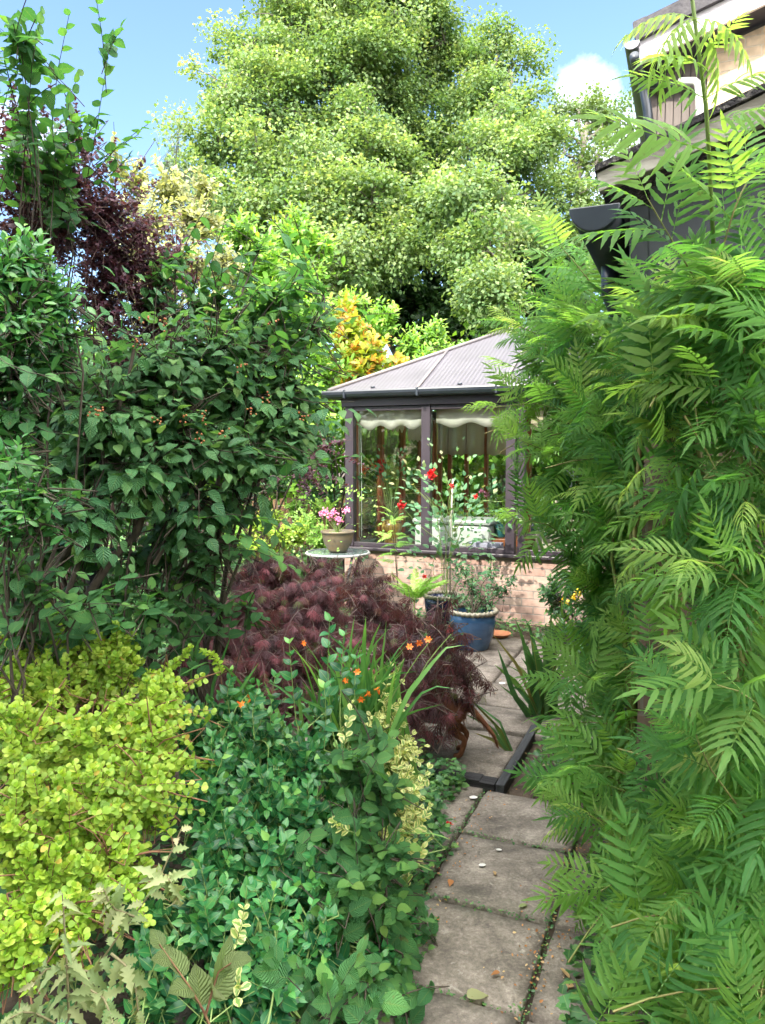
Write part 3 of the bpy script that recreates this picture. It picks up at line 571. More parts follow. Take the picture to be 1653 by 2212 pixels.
MB().sweep([(gx, .45, z0-.06), (gx, .47, z0-.16), (gx+.03, .5, z0-.24), (gx+.10, .52, z0-.34), (gx+.12, .52, z0-.6), (gx+.12, .52, 0)], .035, 14).build('downpipe', M_GUT, out_, smooth=True)
# ------------------------------------------------------------------ house further back on the right
YH = 6.0; s1, t1, z1 = to_st(W(1366, 98, YH))
hs_ = root('house', ST(s1+.12, t1+.28, 0), 'tall house corner with white barge board, grey cladding and a sunlit pale wall', 'house', rz=RZ); hx, hy = s1+.12, t1+.28
M_HWHITE = mat('white_board', (.62, .58, .62), .55, col2=(.74, .70, .73), scale=5, bump=.003, bscale=12)
M_HTILE = mat('dark_tile', (.04, .038, .045), .8, col2=(.08, .075, .08), scale=14, bump=.01)
M_CREAM = brickmat('cream_brick', (.62, .46, .31), (.68, .52, .36), (.6, .5, .38)); M_CLAD = mat('brown_cladding', (.11, .09, .082), .7, col2=(.15, .125, .112), scale=3, stretch=(5, 5, .4))
def hq(pts): return [on_t(*p, t1) for p in pts]
def slant(lt, lb, rt, rb, y0, y1, name, m, ext=3.):
    a, b, c, d = hq([lb, rb, rt, lt]); k1 = (b-a)/(b[0]-a[0]); k2 = (c-d)/(c[0]-d[0]); b = a+k1*ext; c = d+k2*(b[0]-d[0])
    MB().prism([(p[0]-hx, p[2]) for p in (a, b, c, d)], y0, y1).build(name, m, hs_, bevel=.004); return a, k1
a_, k_ = slant((1378, 84), (1383, 138), (1640, -40), (1653, 9), t1-hy, t1-hy+.03, 'barge_board', M_HWHITE)
slant((1386, 60), (1390, 81), (1640, -76), (1640, -50), t1-hy-.03, t1-hy+.03, 'verge_trim', M_HWHITE)
slant((1368, 50), (1372, 88), (1386, 42), (1389, 82), t1-hy-.025, t1-hy+.03, 'verge_cap', M_HTILE, ext=.075)
dz = .20/ .9
b_ = MB(); b_.prism([(a_[0]-hx-.03, a_[2]+.16), (a_[0]-hx+3.1, a_[2]+.16+k_[2]*3.1), (a_[0]-hx+3.1, a_[2]+.30+k_[2]*3.1), (a_[0]-hx-.06, a_[2]+.29)], t1-hy-.045, 6.); b_.build('roof', M_HTILE, hs_)
zs = lambda x: a_[2]+k_[2]*(x+hx-a_[0])+.02
b_ = MB(); b_.prism([(a_[0]-hx+.02, zs(a_[0]-hx+.02)-.012), (3, zs(3)-.012), (3, zs(3)+.012), (a_[0]-hx+.02, zs(a_[0]-hx+.02)+.012)], t1-hy+.033, 0); b_.build('soffit', mat('dark_soffit', (.03, .03, .045), .6), hs_)
xc = on_t(1527, 200, hy)[0]-hx; zt = zs(0)-.03
for i in range(7):
    x0 = .0+i*xc/7; x1 = (i+1)*xc/7; MB().prism([(x0+.003, 2.2), (x1-.003, 2.2), (x1-.003, zs(x1)-.05), (x0+.003, zs(x0)-.05)], 0, .03).build('cladding_board', M_CLAD, hs_)
MB().prism([(0, 0), (xc, 0), (xc, zs(xc)-.06), (0, zs(0)-.06)], .032, .2).build('wall', M_SLATE, hs_)
MB().prism([(xc+.002, 0), (3, 0), (3, zs(3)-.04), (xc+.002, zs(xc)-.04)], -.01, .2).build('wall', M_CREAM, hs_)
n = 14; gx2 = s1-hx; r2 = .056
b_ = MB(); pts = [(gx2+r2*cos(pi+pi*i/n), z1+r2*sin(pi+pi*i/n)) for i in range(n+1)]; b_.prism(pts[::-1], t1-hy-.05, 5.5); b_.build('gutter', M_GUT, hs_)
b_ = MB(); pts = [(gx2+(r2+.003)*cos(pi+pi*i/n), z1+.003+(r2+.003)*sin(pi+pi*i/n)) for i in range(n+1)]; b_.prism(pts[::-1], t1-hy-.06, t1-hy-.052); b_.build('gutter_end_cap', mat('grey_plastic', (.25, .26, .3), .4), hs_)
def hp(px, py, dy=0.): p = on_t(px, py, hy-.07+dy); return (p[0]-hx, p[1]-hy, p[2])
p0 = hp(1370, 120, -.35); MB().sweep([p0, hp(1374, 140, -.25), hp(1386, 165), hp(1392, 200), hp(1399, 240), hp(1405, 320)], .036, 14).build('downpipe', M_GUT, hs_, smooth=True)
MB().sweep([hp(1388, 182), hp(1425, 182), hp(1462, 184)], .030, 12).build('waste_pipe', M_GUT, hs_, smooth=True)
MB().sweep([hp(1466, 176), hp(1500, 176), hp(1508, 182), hp(1511, 200), hp(1512, 300)], .030, 12).build('white_pipe', M_WHITE, hs_, smooth=True)
# ================================================================== planting
LM = {}
def lm(k, *a, **kw): LM[k] = leafmat(k+'_leaf', *a, **kw); return LM[k]
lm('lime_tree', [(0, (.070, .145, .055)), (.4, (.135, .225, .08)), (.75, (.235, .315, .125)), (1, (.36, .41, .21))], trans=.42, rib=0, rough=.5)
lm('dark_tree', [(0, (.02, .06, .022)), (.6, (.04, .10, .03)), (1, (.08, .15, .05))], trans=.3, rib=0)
lm('far_tree', [(0, (.08, .15, .055)), (.6, (.15, .23, .085)), (1, (.28, .34, .16))], trans=.42, rib=0)
lm('cotoneaster', [(0, (.045, .14, .060)), (.45, (.095, .24, .095)), (.8, (.17, .35, .12)), (1, (.30, .45, .14))], trans=.3, veins=7, rough=.42)
lm('glossy', [(0, (.03, .12, .04)), (.5, (.06, .21, .055)), (.85, (.13, .31, .07)), (1, (.26, .42, .09))], trans=.28, rough=.28, spec=.5)
lm('golden', [(0, (.13, .27, .03)), (.4, (.24, .38, .04)), (.85, (.40, .49, .08)), (.97, (.50, .47, .10)), (1, (.48, .23, .05))], trans=.42, rib=0, rough=.5)
lm('euonymus', [(0, (.010, .070, .028)), (.5, (.028, .145, .042)), (.85, (.07, .23, .055)), (1, (.25, .46, .11))], trans=.26, rough=.33, spec=.35, rib=.35)
lm('variegated', [(0, (.12, .26, .06)), (.5, (.26, .38, .10)), (1, (.50, .52, .20))], trans=.3, rough=.35, margin=(.56, .55, .24))
lm('hornbeam', [(0, (.045, .16, .055)), (.5, (.09, .26, .08)), (.85, (.17, .38, .09)), (1, (.28, .45, .10))], trans=.34, veins=10, rough=.5)
lm('purple', [(0, (.045, .022, .035)), (.5, (.09, .032, .05)), (.9, (.16, .045, .055)), (1, (.16, .10, .05))], trans=.3, rib=0, rough=.5)
lm('maple', [(0, (.045, .030, .036)), (.3, (.085, .036, .045)), (.65, (.145, .048, .060)), (.9, (.25, .065, .085)), (1, (.12, .14, .05))], trans=.3, rib=0, rough=.5)
lm('sorbaria', [(0, (.055, .21, .065)), (.3, (.15, .40, .10)), (.6, (.32, .58, .14)), (.85, (.50, .70, .22)), (1, (.60, .72, .30))], trans=.4, veins=14, rough=.48, rib=.4)
lm('laurel', [(0, (.09, .22, .035)), (.5, (.18, .36, .05)), (1, (.38, .50, .09))], trans=.4, rib=0, rough=.35)
lm('bronze', [(0, (.10, .22, .03)), (.3, (.30, .42, .05)), (.55, (.46, .40, .06)), (.8, (.50, .22, .04)), (1, (.42, .14, .03))], trans=.38, rib=0, rough=.35)
lm('yellow_shrub', [(0, (.17, .21, .09)), (.5, (.32, .34, .17)), (1, (.50, .49, .30))], trans=.4, rib=0, rough=.5)
lm('strap', [(0, (.05, .17, .05)), (.5, (.10, .26, .07)), (1, (.18, .36, .09))], trans=.35, rib=.2, rough=.4)
lm('iris', [(0, (.05, .15, .06)), (.6, (.10, .24, .09)), (.9, (.16, .28, .08)), (1, (.20, .17, .06))], trans=.25, rib=.15, rough=.42)
lm('wilted', [(0, (.14, .22, .08)), (.5, (.25, .30, .13)), (.85, (.36, .35, .19)), (1, (.24, .16, .09))], trans=.35, rib=.1, rough=.75)
lm('dead', [(0, (.20, .08, .03)), (.5, (.38, .16, .05)), (1, (.46, .34, .18))], trans=.2, rib=.1, rough=.7)
lm('fern', [(0, (.15, .34, .06)), (1, (.36, .54, .13))], trans=.4, rib=0)
lm('rose', [(0, (.045, .14, .065)), (.6, (.10, .23, .10)), (1, (.24, .24, .11))], trans=.3, rib=.2, rough=.5)
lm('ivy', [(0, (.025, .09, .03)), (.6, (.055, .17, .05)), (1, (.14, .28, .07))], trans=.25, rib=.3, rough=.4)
RED = mat('red_petal', (.62, .012, .015), .5, col2=(.7, .03, .03), scale=60); PINK = mat('pink_petal', (.72, .16, .38), .5, col2=(.8, .35, .5), scale=60)
ORANGE = mat('orange_petal', (.62, .10, .01), .5, col2=(.75, .22, .02), scale=60); YEL = mat('yellow_petal', (.8, .55, .02), .5); VIO = mat('violet_petal', (.28, .2, .62), .5, col2=(.4, .3, .72), scale=60)
BERRY = mat('berry', (.26, .06, .02), .35, col2=(.34, .15, .05), scale=80); WPET = mat('white_petal', (.75, .75, .7), .6)
T_PETAL = leaf_tpl([.3, .7], [.22, .36], .3, -.15, mid=False)
def up_n(P): return np.tile((0, 0, 1.), (len(P), 1))
# ---------------- trees built of twig-tufts
def tree(name, label, blobs, m, base, seed, dens=1700, lsz=.088, clump=.38, cden=36, r=.16, group=None, bark=BARK_GREY, sig=.45, tpl=T_QUAD, trunkpts=None, flat=.8, trunkh=None, rndf=None, world=False):
    g = np.random.default_rng(seed); base = np.array(base, float); rt = root(name, base, label, 'tree', group)
    cen = np.array([b[:3] if world else W(*b[:3]) for b in blobs], float); rad = np.array([b[3] if world else b[3]*b[2]/F for b in blobs]); wt = np.array([b[4] if len(b) > 4 else 1. for b in blobs])
    CP = []; CR = []; BI = []
    for i in range(len(cen)):
        n = max(6, int(cden*rad[i]**2/clump**2*.11*wt[i])); u = nrm(g.normal(size=(n, 3))); q = g.uniform(.35, 1.25, (n, 1)); CP.append(cen[i]+u*rad[i]*q*np.array([1, .9, 1])); CR.append(clump*g.uniform(.3, 1.55, n)); BI += [i]*n
    CP = np.concatenate(CP); CR = np.concatenate(CR); BI = np.array(BI)
    ln = np.maximum(8, (dens*CR**2).astype(int)); idx = np.repeat(np.arange(len(CP)), ln); m_ = len(idx)
    off = g.normal(0, sig, (m_, 3)); off = off/np.maximum(1, np.linalg.norm(off, axis=1, keepdims=True)/1.1)*np.array([1.15, 1.15, flat]); P = CP[idx]+off*CR[idx][:, None]
    outw = nrm(P-cen[BI[idx]]); D = nrm(outw+g.normal(0, .7, (m_, 3))+np.array([0, 0, -.35])); Nn = nrm(np.array([0, 0, .8])+outw*.6+g.normal(0, .55, (m_, 3)))
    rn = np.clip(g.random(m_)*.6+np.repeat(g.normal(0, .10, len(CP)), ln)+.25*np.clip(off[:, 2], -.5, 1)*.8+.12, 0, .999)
    if rndf is not None: rn = rndf(g, P, rn)
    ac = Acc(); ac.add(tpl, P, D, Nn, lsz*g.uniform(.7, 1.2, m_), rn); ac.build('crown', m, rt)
    wd = Acc(); top = trunkpts if trunkpts is not None else np.array([base, base*.5+np.array([cen[:, 0].mean(), cen[:, 1].mean(), cen[:, 2].mean()])*.5])
    top = np.array(top, float); tt = np.linspace(0, 1, 9); q = np.linspace(0, len(top)-1, 9); tp = np.stack([np.interp(q, np.arange(len(top)), top[:, i]) for i in range(3)], 1); tp[1:-1, :2] += g.normal(0, r*.35, (7, 2))
    wd.tube(tp, r, r*.35, 10)
    j = np.clip((np.array([(tp[:, 2] < c[2]-.4*rr).sum() for c, rr in zip(cen, rad)])), 2, 8); st_ = tp[j-1]
    limbs(wd, g, st_, cen, r*.42, r*.12, wob=.12, K=7, sides=6, rise=.25)
    sel = g.permutation(len(CP))[:600]; limbs(wd, g, cen[BI[sel]], CP[sel], r*.12, r*.02, wob=.1, K=4, sides=4, rise=.15)
    wd.build('trunk', bark, rt); return rt
G_ = 'tall trees beyond the garden'
bt = [(760, 40, 18.5, 130), (900, 30, 19, 100), (640, 50, 18, 90), (770, -110, 18.5, 150), (620, -40, 18.5, 70), (540, 110, 17.5, 80), (500, 200, 17, 75), (580, 240, 16.8, 90), (690, 190, 17.5, 95), (820, 200, 18.5, 110), (930, 170, 19, 75),
      (470, 310, 16.2, 70), (560, 370, 15.8, 85), (660, 330, 16.2, 80), (770, 330, 18.2, 90), (870, 300, 18.8, 80), (620, 470, 15.2, 85), (700, 440, 15.2, 75), (800, 440, 15.4, 70), (740, 540, 14.8, 80), (860, 530, 15.2, 55), (640, 560, 14.8, 70), (720, 620, 14.6, 55), (520, 460, 15.2, 70), (450, 400, 15.8, 65), (830, 360, 16.6, 70), (770, 420, 16.0, 60), (760, 250, 16.8, 70), (900, 400, 16.8, 60), (860, 460, 16.2, 55), (800, 130, 17.6, 90), (960, 90, 18.6, 60), (780, 600, 15.4, 50)]
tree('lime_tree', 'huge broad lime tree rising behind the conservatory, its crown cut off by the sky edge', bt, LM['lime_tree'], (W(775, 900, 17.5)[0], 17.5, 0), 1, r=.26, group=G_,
     trunkpts=[(W(775, 900, 17.5)[0], 17.5, 0), W(780, 640, 17.4), W(778, 420, 17.6), W(785, 230, 17.8), W(760, 60, 18.2)])
bt2 = [(1070, 110, 18, 55), (1110, 140, 18, 45), (1040, 200, 18, 70), (1100, 250, 17.5, 75), (1150, 210, 17.5, 40), (1010, 320, 17.5, 70), (1110, 350, 17, 75), (1020, 400, 14.6, 62), (1085, 430, 14.5, 50), (1060, 545, 14, 62), (1040, 620, 13.8, 55), (1080, 660, 13.6, 40), (960, 520, 14.8, 40), (1170, 420, 17, 55), (1080, 330, 16, 60), (1060, 250, 16.6, 55), (960, 420, 16, 45), (1130, 500, 15.6, 50), (1150, 300, 16.8, 45)]
tree('lime_tree', 'narrower leafy tree just right of the huge one with bright lower tufts', bt2, LM['lime_tree'], (W(1095, 900, 16)[0], 16, 0), 2, r=.17, group=G_, trunkpts=[(W(1095, 900, 16)[0], 16, 0), W(1094, 640, 16), W(1080, 420, 16.4), W(1075, 200, 17.5)])
bt3 = [(1240, 225, 19, 45, .5), (1290, 250, 19, 50, .5), (1340, 260, 19, 40, .5), (1220, 330, 18, 55, .45), (1290, 350, 18, 60, .45), (1350, 360, 18, 45, .6), (1240, 430, 17, 55, .7), (1300, 460, 17, 55, .8), (1350, 480, 17, 60), (1220, 520, 17, 45), (1180, 300, 19, 35, .5), (1280, 560, 17, 60)]
tree('lime_tree', 'airy open-crowned tree under the white cloud beside the black gutter end', bt3, LM['far_tree'], (W(1265, 900, 18)[0], 18, 0), 3, r=.13, group=G_, clump=.26, trunkpts=[(W(1265, 900, 18)[0], 18, 0), W(1262, 560, 18), W(1255, 400, 18), W(1270, 270, 18.6)])
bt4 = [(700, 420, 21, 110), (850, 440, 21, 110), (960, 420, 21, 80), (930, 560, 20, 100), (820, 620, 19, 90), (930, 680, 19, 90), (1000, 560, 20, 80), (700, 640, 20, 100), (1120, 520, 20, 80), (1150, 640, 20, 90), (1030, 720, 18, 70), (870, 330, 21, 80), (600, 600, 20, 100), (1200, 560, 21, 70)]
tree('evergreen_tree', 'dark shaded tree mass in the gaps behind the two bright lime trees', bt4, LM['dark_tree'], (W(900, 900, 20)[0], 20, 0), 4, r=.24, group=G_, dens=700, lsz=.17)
# ---------------- mid distance shrubs
def shrub(name, label, blobs, m, seed, dens, L, tp, n, size, mode='spiral', base=None, cat='shrub', group=None, ac=None, extra=None, bark=None, r=.014, tw=.0022, conn=True, bs=None, lw=1., **kw):
    g = np.random.default_rng(seed); lk = {k: kw.pop(k) for k in list(kw) if k in ('ang', 't0', 'jit', 'upn', 'size_tip', 'sag', 'rnd', 'petiole', 'rosette', 'young', 'face')}
    if base is None: c = W(*blobs[0][:3]); base = (c[0], c[1], 0)
    base = np.array(base, float); rt = root(name, base, label, cat, group)
    C = blob_shoots(g, blobs, dens, L, **kw) if blobs else extra
    if blobs and extra is not None: C = np.concatenate([C, extra])
    a = Acc(); tps = tp if isinstance(tp, list) else [tp]
    for i, t_ in enumerate(tps): leaves(a, g, C[i::len(tps)], t_, n, size, mode, w=lw, **lk)
    a.build('foliage', m, rt)
    bb = base if bs is None else np.array(bs, float)
    wood(g, bb, blobs, C, r=r, tw=tw, m=bark or BARK, parent=rt, conn=conn)
    return rt, C, g
shrub('cherry_laurel', 'sunlit bright green laurel hedge bush left of the orange-leaved shrub', [(560, 560, 9, 80), (640, 600, 9.4, 70), (660, 700, 9, 80), (580, 680, 8.6, 90), (520, 500, 9, 60), (690, 520, 9.6, 45), (640, 500, 9.6, 60), (700, 780, 8.8, 70), (560, 800, 8.4, 90), (640, 860, 8.4, 80)], LM['laurel'], 21, 330, .5, T_LONG, 11, .14, bias=(0, 0, .5))
shrub('cherry_laurel', 'pale green laurel bush peeping over the conservatory roof against dark trees', [(830, 680, 11, 45), (880, 730, 10.8, 40), (940, 720, 10.8, 40), (910, 770, 10.5, 40), (800, 720, 11, 50), (760, 650, 11.2, 40)], LM['laurel'], 22, 420, .4, T_LONG, 11, .13, bias=(0, 0, .6))
def bronze(g, t): return np.clip(g.random(t.shape)*.40+.62*(t > .62)*g.random(t.shape)+.06, 0, .99)
shrub('photinia', 'evergreen shrub with orange-bronze leaf tips standing behind the conservatory roof edge', [(745, 665, 9.8, 32), (760, 720, 9.6, 50), (800, 760, 9.5, 50), (740, 780, 9.4, 50), (850, 790, 9.6, 38), (780, 820, 9.3, 45), (700, 830, 9.3, 50)], LM['bronze'], 23, 480, .35, T_OVATE, 12, .13, rnd=bronze, bias=(0, 0, .5))
shrub('elaeagnus', 'pale yellowish leafy tree-like shrub in sunshine behind the purple bush', [(290, 380, 8, 45), (370, 400, 8.2, 60), (320, 470, 7.6, 80), (420, 470, 8, 70), (400, 560, 7.6, 80), (300, 580, 7.2, 80), (480, 560, 8, 60), (250, 350, 8, 30), (440, 400, 8.6, 40), (350, 660, 7, 80), (460, 660, 7.4, 70)], LM['yellow_shrub'], 24, 420, .4, T_OVATE6, 14, .085, bias=(0, 0, .3))
shrub('conifer_tree', 'thin feathery conifer tip standing alone against the blue sky', [(385, 300, 10.5, 20), (360, 350, 10.5, 22), (400, 370, 10.5, 25), (385, 420, 10.5, 30)], mat('conifer_green', (.08, .13, .09), .7, col2=(.14, .19, .13), scale=4), 25, 500, .5, T_NEEDLE, 18, .10, cat='tree', ang=30, up=1.2,
      extra=line_shoots([[(388, 420, 10.5), (386, 300, 10.5), (390, 212, 10.5)], [(385, 330, 10.5), (355, 290, 10.5)], [(386, 300, 10.5), (405, 262, 10.5)], [(386, 280, 10.5), (372, 248, 10.5)], [(350, 380, 10.5), (338, 280, 10.5)]]))
# hedge closing the far side of the garden
hb = [(x, y, 16, 110) for x in range(-700, 1900, 190) for y in (960, 1050)]+[(x+90, 830, 14, 120) for x in range(-700, 500, 200)]+[(x, 880, 14, 95) for x in range(640, 1900, 180)]
rt = tree('boundary_hedge', 'long sunlit green leafy hedge closing the garden behind the conservatory', hb, LM['laurel'], (0, 16, 0), 26, dens=420, lsz=.17, clump=.45, cden=34, r=.05); rt['category'] = 'hedge'
lb = [(-260, 450, 9, 150), (-120, 640, 8, 150), (-60, 880, 7, 150), (60, 980, 7.5, 150), (250, 1000, 8, 140), (430, 940, 9, 120), (560, 930, 9.5, 90), (640, 980, 10.5, 60), (120, 800, 7.5, 140), (280, 820, 8, 120), (700, 950, 10.8, 50), (700, 1060, 10.6, 50), (600, 1040, 10.8, 40), (-200, 1100, 6.5, 150)]
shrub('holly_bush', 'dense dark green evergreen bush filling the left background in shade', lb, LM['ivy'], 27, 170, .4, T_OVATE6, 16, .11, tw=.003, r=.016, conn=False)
# ---------------- fence and things at the back
M_FENCE = mat('fence_wood', (.12, .07, .035), .85, col2=(.24, .15, .08), scale=5, stretch=(6, 6, .5))
fp = W(470, 1140, 11.2); fr = root('picket_fence', (fp[0], 11.2, 0), 'brown wooden picket fence in deep shade behind the yellow-green ground shrubs', 'fence')
for i in range(22): MB().box(i*.105, i*.105+.07, 0, .018, .05, .98+.015*sin(i*2.1)).build('picket', M_FENCE, fr)
for z in (.25, .75): MB().box(-.02, 2.32, .020, .055, z, z+.07).build('rail', M_FENCE, fr)
gb = [(560, 1130, 8.2, 35), (600, 1160, 7.8, 40), (640, 1150, 8, 35), (560, 1185, 7.4, 35), (590, 1120, 8.6, 25)]
shrub('golden_spirea', 'low bright yellow-green shrub in a sun patch left of the pink flower pot', gb, LM['golden'], 28, 1500, .22, T_ROUND, 12, .05)
gb = [(660, 1130, 8.3, 35), (690, 1160, 8, 35), (520, 1110, 8.8, 35), (500, 1160, 7.8, 45), (640, 1095, 9, 30), (450, 1150, 7.6, 45), (690, 1100, 9, 25), (420, 1110, 8, 45)]
shrub('ground_elder', 'mid green leafy ground shrub around the sunlit yellow one', gb, LM['fern'], 29, 1300, .22, T_OVATE6, 10, .06)
shrub('violet_aster', 'small patch of pale violet flowers low in the shaded border', [(410, 1225, 6.4, 28), (440, 1240, 6.2, 30), (385, 1235, 6.3, 30)], LM['ivy'], 30, 1500, .25, T_LONG, 8, .05, cat='flower')
rt = [o for o in bpy.data.objects if o.get('label', '').startswith('small patch of pale violet')][0]
a = Acc(); g = np.random.default_rng(5); P = np.array([W(x, y, 6.15) for x, y in zip(g.normal(418, 11, 26), g.normal(1206, 8, 26))]); spray_flowers(a, g, P, T_PETAL, 9, .03, .012); a.build('flowers', VIO, rt)
a = Acc(); g = np.random.default_rng(6); C = line_shoots([[(845, 1190, 10.2), (845+dx*.5, 1100-abs(dy)*.2, 10.2), (845+dx, dy, 10.2)] for dx, dy in [(-60, 1010), (-45, 975), (-25, 955), (-5, 950), (15, 955), (35, 970), (50, 1000), (-70, 1060), (65, 1050), (-15, 985), (30, 1010), (-35, 1030), (8, 1000)]])
P0 = C[:, 0]; rt = root('spiky_yucca', (W(845, 1190, 10.2)[0], 10.2, 0), 'spiky yellow-green strap-leaved plant seen through the conservatory glass', 'plant')
c0 = W(845, 1080, 10.2); n = 70; D = nrm(g.normal(size=(n, 3))*np.array([1, .6, .8])+np.array([0, -.2, .6])); a.add(strap_tpl(8, .4, .035), np.tile(c0, (n, 1)), D, up_n(D)+D*0-D[:, [0, 1, 2]]*.1, g.uniform(.55, .95, n), g.uniform(.4, 1, n)); a.build('leaves', LM['yellow_shrub'], rt)
a = Acc(); a.tube(np.array([[c0[0], c0[1], 0], [c0[0]+.02, c0[1], .5], c0]), .06, .05, 8); a.build('stem', BARK, rt)
# ---------------- table with pot of pink flowers
tp_ = W(730, 1192, 7.35); M_TGL = glassmat('table_glass', (.75, .85, .82)); M_METAL = mat('grey_metal', (.3, .3, .3), .35, metal=.8)
tz = tp_[2]
rt = root('garden_table', (tp_[0], 7.35, 0), 'small round glass garden table with pale rim beside the conservatory corner', 'table')
rr = .31
MB().lathe([(0, tz-.012), (rr-.012, tz-.012), (rr-.012, tz-.004), (0, tz-.004)], (0, 0, 0), 48).build('glass_top', mat('frosted_glass', (.10, .14, .14), .12, col2=(.15, .19, .18), scale=3), rt)
MB().lathe([(rr-.010, tz-.02), (rr+.012, tz-.02), (rr+.014, tz-.008), (rr+.006, tz+.002), (rr-.010, tz+.002)], (0, 0, 0), 48).build('rim', mat('pale_metal', (.34, .35, .34), .4), rt, smooth=True)
for i in range(4):
    q = i*pi/2+.6; MB().sweep([(.27*cos(q), .27*sin(q), tz-.02), (.16*cos(q), .16*sin(q), tz*.5), (.28*cos(q), .28*sin(q), -.03)], .012, 8).build('leg', M_METAL, rt, smooth=True)
M_STONE = mat('sandy_glaze', (.17, .12, .06), .5, col2=(.11, .10, .08), scale=7, stretch=(1, 1, 4), bump=.003)
pr = .135
rt = root('flower_pot', (tp_[0], 7.35, tz+.003), 'sand and grey glazed pot full of pink geraniums on the round table', 'pot')
MB().lathe([(0, 0), (.085, 0), (.095, .02), (.135, .08), (.155, .15), (.16, .185), (.172, .19), (.172, .208), (.155, .21), (.145, .19), (.12, .165), (0, .165)], (0, 0, 0), 40).build('body', M_STONE, rt, smooth=True)
pt = np.array([tp_[0], 7.35, tz+.18]); g = np.random.default_rng(8)
def potplant(name, label, ctr, nst, hgt, spread, lf, lmat, lsz, heads, pm, seed, hs=.035, cat='flower', tpl=T_ROUND):
    g = np.random.default_rng(seed); rt = root(name, ctr, label, cat); u = nrm(g.normal(size=(nst, 3))+np.array([0, 0, .9])); T = ctr+u*np.array([spread, spread, hgt])*g.uniform(.5, 1, (nst, 1)); tt = np.linspace(0, 1, 5)[None, :, None]
    C = ctr*(1-tt)+T[:, None]*tt; C[:, 1:3, 2] += hgt*.08; a = Acc(); leaves(a, g, C, tpl, lf, lsz, 'spiral', t0=.3, petiole=.4); a.build('foliage', lmat, rt); a = Acc(); a.tube(C, .003, .002, 4)
    H = np.array(heads, float)
    if len(H):
        tt2 = np.linspace(0, 1, 4)[None, :, None]; C2 = ctr*(1-tt2)+H[:, None]*tt2; a.tube(C2, .003, .0022, 4)
    a.build('stems', STEM_G, rt)
    for h in H:
        f = Acc(); spray_flowers(f, g, h[None], T_PETAL, 34, hs*.75, hs*.42); f.build('flower_head', pm, rt)
    return rt
potplant('pink_geranium', 'pink geraniums with round leaves growing from the pot on the table', pt, 30, .15, .14, 7, LM['fern'], .04, [W(x, y, 7.3) for x, y in [(697, 1110), (712, 1115), (722, 1108), (735, 1125), (748, 1103), (728, 1122), (704, 1105)]], PINK, 31, hs=.034)
potplant('indoor_geranium', 'tall red geranium behind the left window in the ornamental pot', jc+np.array([0, 0, .24]), 26, .55, .20, 9, LM['rose'], .07, [W(815, 1011, 8.55), W(785, 1018, 8.6), W(822, 1000, 8.62)], RED, 32, hs=.05)
bc = CL(1.62, .62, .76)
potplant('indoor_pot_plant', 'bushy pot plant with small magenta flowers behind the window left of the door post', bc, 34, .32, .26, 9, LM['rose'], .06, [W(1040, 1062, 8.3), W(1052, 1070, 8.35), W(1030, 1078, 8.3)], PINK, 33, hs=.03)
# ================================================================== foreground planting, left
# cotoneaster: big arching shrub with orange berries
cb = [(330, 790, 3.1, 130), (470, 760, 3.3, 110), (540, 860, 3.3, 120), (230, 880, 2.9, 110), (400, 930, 3.0, 120), (600, 920, 3.3, 75), (300, 1010, 2.9, 90), (200, 1090, 2.8, 70), (430, 1080, 3.1, 70), (540, 980, 3.1, 70), (130, 830, 3.1, 90), (640, 830, 3.4, 60), (180, 980, 3.0, 90), (60, 900, 3.2, 90), (560, 740, 3.6, 80), (510, 1080, 3.2, 50), (470, 1170, 3.2, 45), (20, 1020, 3.0, 70), (380, 1130, 3.2, 55)]
xl = line_shoots([[(560, 930, 3.2), (640, 970, 3.1), (715, 1000, 3.0)], [(600, 850, 3.3), (680, 870, 3.2), (765, 868, 3.1)], [(600, 870, 3.3), (690, 905, 3.2), (745, 895, 3.1)], [(230, 1000, 2.9), (235, 850, 2.9), (205, 640, 2.9)],
    [(300, 900, 3), (350, 780, 3), (410, 650, 3)], [(330, 900, 3), (420, 800, 3), (480, 700, 3)], [(380, 1000, 3), (430, 1060, 2.9), (430, 1150, 2.8)], [(300, 820, 3), (290, 720, 3), (270, 610, 3)], [(450, 800, 3.2), (500, 700, 3.2), (560, 620, 3.2)], [(250, 820, 3), (210, 740, 2.9), (150, 680, 2.9)], [(360, 820, 3), (330, 720, 3), (340, 620, 3)], [(520, 800, 3.3), (560, 690, 3.3), (640, 590, 3.3)], [(400, 950, 3.1), (300, 960, 2.9), (230, 1060, 2.8)], [(520, 850, 3.3), (590, 740, 3.3), (610, 640, 3.3)], [(580, 800, 3.3), (660, 720, 3.3), (700, 640, 3.4)], [(180, 1100, 2.8), (215, 1130, 2.7), (260, 1180, 2.7)], [(540, 1000, 3.1), (590, 1080, 3.1), (600, 1150, 3.1)]])
rt, C, g = shrub('cotoneaster', 'large arching shrub with pointed veined leaves and orange berries filling the left side', cb, LM['cotoneaster'], 40, 780, .34, T_POINT, 9, .086, mode='dist', base=(W(250, 1300, 3.2)[0], 3.2, 0), upn=.8, sag=.38, extra=xl, tw=.0028, r=.007, droop=.35, bias=(.2, -.15, 0), petiole=.08)
a = Acc(); ss = MB().lathe([(0, 0), (.7, .3), (1, 1), (.7, 1.7), (0, 2)], (0, 0, 0), 7); T_B = mk_tpl(ss.v, ss.f, np.zeros((len(ss.v), 2)))
